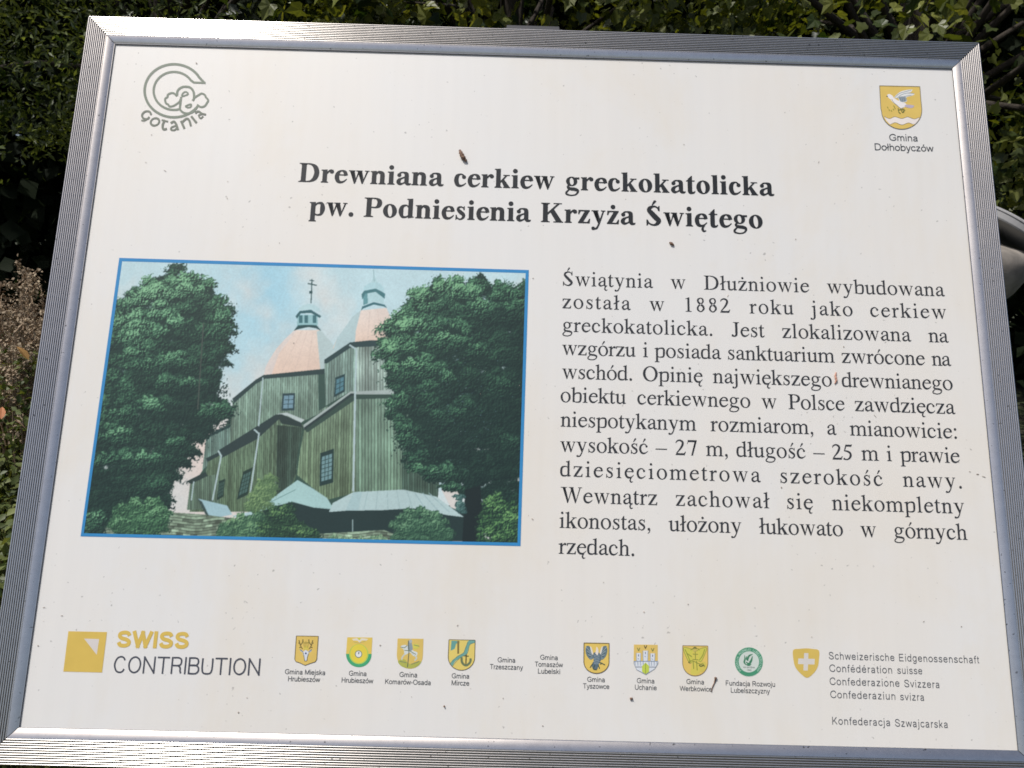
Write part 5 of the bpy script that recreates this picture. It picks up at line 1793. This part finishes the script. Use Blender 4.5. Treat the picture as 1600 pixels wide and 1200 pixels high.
lb.new(nzb.outputs['Fac'], bpb.inputs['Height'])
lb.new(bpb.outputs['Normal'], bb_.inputs['Normal'])

G0, G1 = (.018, .036, .010), (.21, .26, .078)
ML_STUFF = leaf_material('foliage_leaf', G0, G1, use_attr=True)
ML_ONE = leaf_material('leaf', (.022, .046, .012), (.22, .265, .085))
MB_STUFF = leaf_material('broad_foliage_leaf', (.020, .038, .011), (.20, .23, .055), use_attr=True)
MB_ONE = leaf_material('broad_leaf', (.026, .050, .013), (.28, .30, .08))

SUNV = SUN


def in_view(P, margin=0.0):
    q = (P - CAM) @ RCW
    px_ = PW / 2 + FPX * q[:, 0] / -q[:, 2]
    py_ = PH / 2 - FPX * q[:, 1] / -q[:, 2]
    return px_, py_, (q[:, 2] < 0)


def tree(name, label, foot, center, radii, nclump, per, sig, size, shape_one, shape_stuff, m_one, m_stuff, seed, n_single=120, trunk_r=.12, group=None, front=.75, zmin=None, cat='tree'):
    r = np.random.default_rng(seed)
    root = empty(name, foot, label, cat, group)
    f0 = np.asarray(foot, float)
    cl, P = clump_points(r, center, radii, nclump, per, sig, zmin=zmin)
    n_ = len(P)
    out = (P - np.asarray(center)) / np.asarray(radii)
    out /= np.linalg.norm(out, axis=1)[:, None] + 1e-6
    fr = rand_frames(n_, r, .75, None)
    # leaves lean outwards a little
    nrm = fr[:, :, 2] + out * .5
    nrm /= np.linalg.norm(nrm, axis=1)[:, None]
    y = fr[:, :, 1] - (fr[:, :, 1] * nrm).sum(1)[:, None] * nrm
    y /= np.linalg.norm(y, axis=1)[:, None]
    fr = np.stack([np.cross(y, nrm), y, nrm], 2)
    sz = size * r.uniform(.6, 1.3, n_)
    tint = np.clip(r.normal(.42, .22, n_) + np.repeat(r.normal(0, .24, nclump), per), 0, 1)
    # the leaves nearest to the photographer, in view, are leaves of their own
    px_, py_, ok = in_view(P)
    dist = np.linalg.norm(P - CAM, axis=1)
    vis = ok & (px_ > -10) & (px_ < 1610) & (py_ > -10) & (py_ < 560) & ~((px_ > 150) & (px_ < 1500) & (py_ > 60))
    score = np.where(vis, sz / dist, 0)
    pick = np.argsort(-score)[:n_single]
    pick = pick[score[pick] > 0]
    LV, LF = shape_one
    variants = []
    for v_ in range(3):
        W = LV.copy()
        W[:, 2] += (r.uniform(-.25, .05)) * (W[:, 1] - .3) ** 2 + r.uniform(-.1, .1) * W[:, 0]
        me = bpy.data.meshes.new('leaf')
        me.from_pydata([tuple(q_) for q_ in W], [], LF)
        me.materials.append(m_one)
        variants.append(me)
    for k, i in enumerate(pick):
        o = bpy.data.objects.new('leaf', variants[k % 3])
        COL.objects.link(o)
        o.parent = root
        Mx = Matrix.Identity(4)
        for a in range(3):
            for b2 in range(3):
                Mx[a][b2] = fr[i, a, b2] * sz[i]
            Mx[a][3] = P[i, a] - f0[a]
        o.matrix_local = Mx
    keep = np.ones(n_, bool)
    keep[pick] = False
    leaf_mass('foliage', P[keep] - f0, sz[keep], fr[keep], shape_stuff, m_stuff, root, tint[keep])
    # trunk and limbs
    c = np.asarray(center, float) - f0
    h = c[2]
    path = [(0, 0, -.1), (c[0] * .12, c[1] * .12, h * .3), (c[0] * .4, c[1] * .4, h * .65), (c[0] * .8, c[1] * .8, h * .95), (c[0], c[1], h + radii[2] * .5)]
    parts = tube(path, [trunk_r * 1.25, trunk_r, trunk_r * .85, trunk_r * .6, trunk_r * .2], 10)
    mesh_obj('trunk', parts[0], parts[1], bark, root, smooth=True)
    br = []
    idx = r.choice(len(cl), min(26, len(cl)), replace=False)
    for i in idx:
        e_ = cl[i] - f0
        t = r.uniform(.35, .85)
        s0 = np.array([c[0] * t * .9, c[1] * t * .9, h * (.45 + .5 * t)])
        mid = (s0 + e_) / 2 + r.normal(0, .12, 3) + np.array([0, 0, .12])
        br.append(tube([s0, mid, e_], [trunk_r * .28, trunk_r * .16, trunk_r * .05], 5))
    v_, f_ = join(br)
    mesh_obj('branches', v_, f_, bark, root, smooth=True)
    return root


LP, LS, LL = leaf_plain(), leaf_small(), leaf_lobed()
tree('broadleaf_tree', 'dark leafy tree with small leaves hanging at the left of the board', (-3.0, 7.0, 0), (-2.7, 6.4, 4.0), (2.4, 2.25, 2.2), 380, 135, (.20, .20, .11), .060, leaf_plain(.15), leaf_small(.18), ML_ONE, ML_STUFF, 101, 150, .13, 'trees behind the board', zmin=1.95)
tree('broadleaf_tree', 'shrubby tree with yellowish leaves seen above the middle of the frame', (.1, 6.6, 0), (-.1, 6.0, 3.5), (2.0, 1.9, 1.6), 105, 80, (.2, .2, .13), .115, LL, LL, MB_ONE, MB_STUFF, 102, 110, .11, 'trees behind the board', zmin=1.9)
tree('broadleaf_tree', 'leafy tree with broad lobed leaves behind the right corner of the frame', (2.9, 5.8, 0), (2.6, 5.3, 3.2), (2.1, 1.85, 1.7), 135, 80, (.19, .19, .13), .098, LL, LL, MB_ONE, MB_STUFF, 103, 150, .12, 'trees behind the board', zmin=1.5)

# the dense hedge of a wood further back
r = np.random.default_rng(77)
N = 130000
hp = np.column_stack([r.uniform(-13, 13, N), 9.9 + r.normal(0, .9, N), 7.0 * r.random(N) ** .9])
hp[:, 1] -= .12 * hp[:, 2]
hs_ = r.uniform(.14, .26, N)
MW = leaf_material('wood_leaf', (.006, .012, .005), (.020, .032, .010), use_attr=True, rough=.7, spec=.2)
wood = leaf_mass('distant_wood', hp, hs_, rand_frames(N, r, .35, (0, -1, 0), .5), leaf_small(.42), MW, None, np.clip(r.normal(.4, .25, N), 0, 1))
tag(wood, 'dense dark wood closing the view behind the trees', 'woodland', kind='stuff')

# ------------------------------------------------------------------ undergrowth and grass on the left, sparse elsewhere
r = np.random.default_rng(55)
MU = leaf_material('weed_leaf', (.040, .070, .016), (.21, .24, .075), use_attr=True, rough=.5, trans=.3)
N = 26000
ux = np.where(r.random(N) < .75, r.uniform(-4.2, -1.1, N), r.uniform(-4.5, 4.5, N))
uy = 2.0 + 3.2 * r.random(N)
hgt = .16 + .24 * (.5 + .5 * np.sin(ux * 3.1) * np.cos(uy * 2.3)) + np.clip((-ux - 1.4) / .8, 0, 1) * np.clip((uy - 2.2) / 1.6, 0, 1) * .52
up_ = np.column_stack([ux, uy, hgt * r.random(N) ** .55])
tag(leaf_mass('ground_cover', up_, r.uniform(.025, .055, N), rand_frames(N, r, .8), leaf_small(.3), MU, None, np.clip(r.normal(.45, .25, N), 0, 1)), 'low green weeds covering the ground beside the board', 'weeds', kind='stuff')
MGR = leaf_material('grass_blade', (.045, .065, .016), (.16, .15, .05), use_attr=True, rough=.55, trans=.3)
N = 16000
gx_ = np.where(r.random(N) < .6, r.uniform(-4.2, -.9, N), r.uniform(-5, 5, N))
gy_ = r.uniform(.4, 5.2, N)
gp = np.column_stack([gx_, gy_, np.zeros(N)])
gfr = rand_frames(N, r, .0, None, 0)
yy_ = r.normal(0, .45, (N, 3))
yy_[:, 2] = 1
yy_ /= np.linalg.norm(yy_, axis=1)[:, None]
xx_ = np.cross(yy_, r.normal(0, 1, (N, 3)))
xx_ /= np.linalg.norm(xx_, axis=1)[:, None]
gfr = np.stack([xx_, yy_, np.cross(xx_, yy_)], 2)
tag(leaf_mass('grass', gp, r.uniform(.10, .42, N), gfr, leaf_small(.022), MGR, None, np.clip(r.normal(.35, .25, N), 0, 1)), 'rough grass growing round the board', 'grass', kind='stuff')

# dry brown docks
MD = leaf_material('dry_seed', (.17, .12, .075), (.56, .46, .32), use_attr=True, rough=.8, trans=.1)
MDS = mat('dry_stem', (.36, .26, .17), .85)


def dry_weed(x, y, h, seed, label):
    r = np.random.default_rng(seed)
    root = empty('dry_weed', (x, y, 0), label, 'dry weed', 'dry brown weeds left of the board')
    stems, pts = [], []
    for s in range(7):
        a = r.uniform(0, 6.28)
        lean = r.uniform(.05, .30)
        top_ = np.array([math.cos(a) * lean * h, math.sin(a) * lean * h, h * r.uniform(.75, 1.02)])
        mid = top_ * .5 + r.normal(0, .02, 3)
        base_ = np.array([r.normal(0, .03), r.normal(0, .03), 0])
        stems.append(tube([base_, mid, top_], [.006, .005, .002], 5))
        for k in range(6):
            t = r.uniform(.45, .95)
            p0 = mid + (top_ - mid) * (t - .45) / .5
            p1 = p0 + np.array([r.normal(0, .09), r.normal(0, .09), r.uniform(.02, .14)])
            stems.append(tube([p0, (p0 + p1) / 2 + r.normal(0, .01, 3), p1], [.003, .0025, .0015], 4))
            q = r.random(46)[:, None]
            pts.append(p0 + (p1 - p0) * q + r.normal(0, .012, (46, 3)))
        q = r.random(90)[:, None]
        pts.append(mid + (top_ - mid) * q + r.normal(0, .017, (90, 3)))
    v_, f_ = join(stems)
    mesh_obj('stems', v_, f_, MDS, root)
    P = np.vstack(pts)
    n_ = len(P)
    leaf_mass('seed_heads', P, r.uniform(.012, .026, n_), rand_frames(n_, r, .2), leaf_small(.34), MD, root, np.clip(r.normal(.4, .28, n_), 0, 1))
    # withered leaves lower down
    n_ = 40
    P = np.column_stack([r.normal(0, .13, n_), r.normal(0, .13, n_), r.uniform(.15, h * .6, n_)])
    leaf_mass('withered_leaves', P, r.uniform(.03, .075, n_), rand_frames(n_, r, .4), LP, MD, root, np.clip(r.normal(.35, .25, n_), 0, 1))
    return root


for k, (px_, py_, dep, lab) in enumerate([
        (22, 412, 4.5, 'tallest dry brown weed with a rusty seed head at the left edge'),
        (62, 428, 4.6, 'dry brown weed with a stalk slanting towards the aluminium frame'),
        (-12, 440, 4.4, 'dry brown weed cut off by the left edge of the view'),
        (42, 470, 4.2, 'shorter dry brown weed in front of the taller ones'),
        (84, 470, 4.4, 'dry brown weed standing half behind the left frame bar'),
        (4, 490, 4.1, 'low dry brown weed nearest to the green undergrowth'),
        (120, 450, 4.7, 'dry brown weed hidden mostly by the left frame bar')]):
    p_ = at(px_, py_, dep)
    dry_weed(float(p_[0]), float(p_[1]), float(p_[2]), 200 + k, lab)

# green weeds and a few fallen leaves
MF = mat('fallen_leaf_rust', (.42, .16, .06), .7)
for k, (px_, py_, lab) in enumerate([(2, 655, 'orange fallen leaf at the very left edge among green weeds'), (40, 670, 'pale tan fallen leaf close to the left frame bar'), (45, 563, 'ochre fallen leaf lying just under the dry brown weeds')]):
    p_ = at(px_, py_, 3.1)
    LV, LF = LP
    ang = [.4, 2.1, 1.4][k]
    sz_ = [.06, .055, .075][k]
    Rm = Matrix.Rotation(ang, 3, 'Z') @ Matrix.Rotation(.9, 3, 'X')
    V = [tuple(Rm @ (Vector(q_) * sz_)) for q_ in LV]
    o = mesh_obj('fallen_leaf', V, LF, mat('fallen_leaf', [(.42, .16, .06), (.40, .26, .16), (.36, .20, .06)][k], .7))
    o.location = tuple(map(float, p_))
    tag(o, lab, 'leaf', 'fallen leaves among the weeds')

# ------------------------------------------------------------------ stone urn with a flared metal lid, right of the board


def lathe(prof_, seg=48):
    V, F = [], []
    for r_, z_ in prof_:
        for k in range(seg):
            t = 2 * math.pi * k / seg
            V.append((r_ * math.cos(t), r_ * math.sin(t), z_))
    for i in range(len(prof_) - 1):
        for k in range(seg):
            k2 = (k + 1) % seg
            F.append((i * seg + k, i * seg + k2, (i + 1) * seg + k2, (i + 1) * seg + k))
    F.append(tuple(range(seg - 1, -1, -1)))
    F.append(tuple((len(prof_) - 1) * seg + k for k in range(seg)))
    return V, F


DU = 2.5
ms_ = mat('weathered_stone', (.34, .31, .27), .9)
n, l, b = nodes(ms_)
tc = n.new('ShaderNodeTexCoord')
nz = n.new('ShaderNodeTexNoise')
nz.inputs['Scale'].default_value = 9
nz.inputs['Detail'].default_value = 7
l.new(tc.outputs['Object'], nz.inputs['Vector'])
r = n.new('ShaderNodeValToRGB')
r.color_ramp.elements[0].position = .3
r.color_ramp.elements[0].color = (.07, .066, .06, 1)
r.color_ramp.elements[1].position = .7
r.color_ramp.elements[1].color = (.40, .36, .31, 1)
l.new(nz.outputs['Fac'], r.inputs['Fac'])
l.new(r.outputs['Color'], b.inputs['Base Color'])
bp = n.new('ShaderNodeBump')
bp.inputs['Distance'].default_value = .006
l.new(nz.outputs['Fac'], bp.inputs['Height'])
l.new(bp.outputs['Normal'], b.inputs['Normal'])
mz = mat('dull_zinc', (.30, .30, .30), .9, 0.0, .15)
pa = at(1515, 400, DU)
ux0, uy0 = float(pa[0]), float(pa[1])
K_ = DU / FPX
zz = lambda py_: float(at(1560, py_, DU)[2])
urn = empty('stone_urn', (ux0, uy0, 0), 'pale stone urn with tilted grey metal lid half hidden by right frame bar', 'stone urn')
body = [(.24, 0), (.24, .16), (.21, .18), (.10, .24), (.085, .6), (.085, zz(500)), (.10, zz(474)), (.135, zz(456)), (.165, zz(432)), (.174, zz(414)), (.170, zz(400)), (.14, zz(391)), (.085, zz(382)), (.052, zz(368)), (.045, zz(352)), (.004, zz(350))]
v, f = lathe(body)
mesh_obj('urn_body', v, f, ms_, urn, smooth=True)
lid = [(.004, .031), (.10, .030), (.138, .029), (.141, .032), (.145, .032), (.147, .029), (.148, .0275), (.150, .0285), (.152, .026), (.152, .023), (.149, .021), (.149, .004), (.146, .0), (.12, -.001), (.004, -.001)]
v, f = lathe(lid, 64)
lo = mesh_obj('lid', v, f, mz, urn)
pc_ = at(1566, 368, DU)
lo.matrix_local = Matrix.Translation((float(pc_[0]) - ux0, 0, float(pc_[2]))) @ Matrix.Rotation(math.radians(33), 4, 'Y') @ Matrix.Rotation(math.radians(4), 4, 'X')

# ------------------------------------------------------------------ small things stuck to the board
mc = mat('dry_cocoon', (.10, .055, .035), .8)
n, l, b = nodes(mc)
nz = n.new('ShaderNodeTexNoise')
nz.inputs['Scale'].default_value = 600
tc = n.new('ShaderNodeTexCoord')
l.new(tc.outputs['Object'], nz.inputs['Vector'])
r = n.new('ShaderNodeValToRGB')
r.color_ramp.elements[0].position = .35
r.color_ramp.elements[0].color = (.035, .018, .012, 1)
r.color_ramp.elements[1].position = .68
r.color_ramp.elements[1].color = (.36, .22, .15, 1)
l.new(nz.outputs['Fac'], r.inputs['Fac'])
l.new(r.outputs['Color'], b.inputs['Base Color'])


def grub(name, pts, radii, label, cat, m=None):
    P = []
    for (x, y), rr in zip(pts, radii):
        q = B(x, y)
        P.append((q[0], q[1], rr * .9 + 3e-4))
    o0 = Vector(P[0])
    S = spline([(*p_, rr) for p_, rr in zip(P, radii)], 5)
    v_, f_ = tube([Vector(s[:3]) - o0 for s in S], [max(1e-4, s[3] * (1 + .18 * math.sin(i * 1.9))) for i, s in enumerate(S)], 8)
    o = mesh_obj(name, v_, f_, m or mc, smooth=True)
    wm = Matrix.Identity(4)
    for i in range(3):
        for j in range(3):
            wm[i][j] = BW[i, j]
    w0 = BO + BW @ np.array(o0)
    for i in range(3):
        wm[i][3] = w0[i]
    o.matrix_world = wm
    return tag(o, label, cat)


mt = mat('dry_husk_tan', (.50, .27, .20), .8)
grub('insect_cocoon', [(718.5, 235.5), (720.5, 241), (724, 247.5), (729, 253)], [.0012, .0022, .0025, .0012], 'brown insect cocoon stuck on the board above the headline', 'cocoon')
grub('insect_cocoon', [(1306, 582), (1304.5, 588), (1306, 594), (1304, 600)], [.0006, .0011, .0012, .0005], 'reddish brown cocoon stuck in the fifth text line', 'cocoon', mt)
grub('dead_fly', [(1046, 379), (1049, 381.5), (1053, 384)], [.0008, .0015, .0006], 'tiny dark insect on the board under the headline', 'insect')
grub('dry_stalk', [(1118, 1058), (1116, 1066), (1112, 1076), (1111.5, 1081)], [.0013, .0006, .0005, .0004], 'thin dark plant stalk stuck beside the last municipal caption', 'stalk')
grub('dead_fly', [(984, 1091.5), (988, 1091)], [.0010, .0012], 'small dark speck of an insect below the tower emblem', 'insect')
grub('dead_fly', [(693.5, 1104), (695, 1103)], [.0009, .0010], 'small dark speck of an insect under the anchor emblem caption', 'insect')

# dirt specks and bird-lime scratches on the panel, many and tiny
r = np.random.default_rng(9)
V, F = [], []
marks = [(307, 99, 4, 2.6, .9), (355, 310, 3.5, 1.6, 1.2), (237, 211, 2.5, 1.6, .2), (258, 267, 6, 1.1, .5), (228, 254, 2.4, 1.5, .3), (356, 284, 3, 1.4, 2.0), (1279, 254, 5, 1.2, 1.9), (594, 1008, 2.6, 2.2, 0), (715, 977, 3, 1.6, 2.4),
         (60, 1009, 2.8, 1.8, .2), (97, 962, 4, 1.2, .1), (69, 949, 5, 1.1, 2.9), (786, 1091, 2.0, 2.0, 0), (832, 811, 4, 2.4, .8), (1221, 762, 3, 2, .9), (1318, 542, 3, 2, .4), (1243, 374, 2.4, 2.2, 0), (1515, 737, 4, 1, .3), (1527, 741, 5, 2.0, .1), (1537, 745, 7, 1.3, .35),
         (1367, 650, 7, .8, .9), (943, 910, 2, 2, 0), (1075, 944, 2.4, 2, 0), (1006, 956, 3, 2, .6), (1443, 971, 3, 1.4, 2.4), (1268, 995, 2.6, 1.6, 0), (878, 476, 1, 1, 0), (1137, 462, 5, 1.6, 2.0), (386, 1090, 2, 2, 0), (373, 1113, 3, 2, 2.6),
         (848, 1134, 2.4, 2, 0), (1502, 979, 2.4, 2, 0), (459, 536, 2.4, 2.2, .3), (833, 435, 2.4, 1.8, 0), (1376, 527, 2.4, 2, 0)]
for _ in range(130):
    x, y = r.uniform(60, 1560), r.uniform(90, 1150)
    s_ = r.uniform(.4, 1.0) * (1.5 if r.random() < .08 else 1)
    marks.append((x, y, s_ * r.uniform(1, 2), s_ * .9, r.uniform(0, 3.14)))
hw = HW - .004
for x, y, L_, W2, th_ in marks:
    c0 = B(x, y)
    if abs(c0[0]) > hw or abs(c0[1]) > HH - .004:
        continue
    s_ = .00066
    b0_ = len(V)
    k_ = 8
    for i in range(k_):
        t = 2 * math.pi * i / k_
        rr = r.uniform(.7, 1.15)
        u, w_ = L_ / 2 * s_ * math.cos(t) * rr, W2 / 2 * s_ * math.sin(t) * rr
        V.append((c0[0] + u * math.cos(th_) + w_ * math.sin(th_), c0[1] - u * math.sin(th_) + w_ * math.cos(th_), 5.5e-4))
    V.append((c0[0], c0[1], 8e-4))
    F += [(b0_ + i, b0_ + (i + 1) % k_, b0_ + k_) for i in range(k_)]
md = mat('dirt', (.20, .16, .13), .9)
n, l, b = nodes(md)
tc = n.new('ShaderNodeTexCoord')
nz = n.new('ShaderNodeTexNoise')
nz.inputs['Scale'].default_value = 25
l.new(tc.outputs['Object'], nz.inputs['Vector'])
r_ = n.new('ShaderNodeValToRGB')
r_.color_ramp.elements[0].position = .4
r_.color_ramp.elements[0].color = (.27, .23, .19, 1)
r_.color_ramp.elements[1].position = .6
r_.color_ramp.elements[1].color = (.58, .52, .46, 1)
l.new(nz.outputs['Fac'], r_.inputs['Fac'])
l.new(r_.outputs['Color'], b.inputs['Base Color'])
o = on_board(mesh_obj('dirt_specks', V, F, md))
o['kind'] = 'stuff'
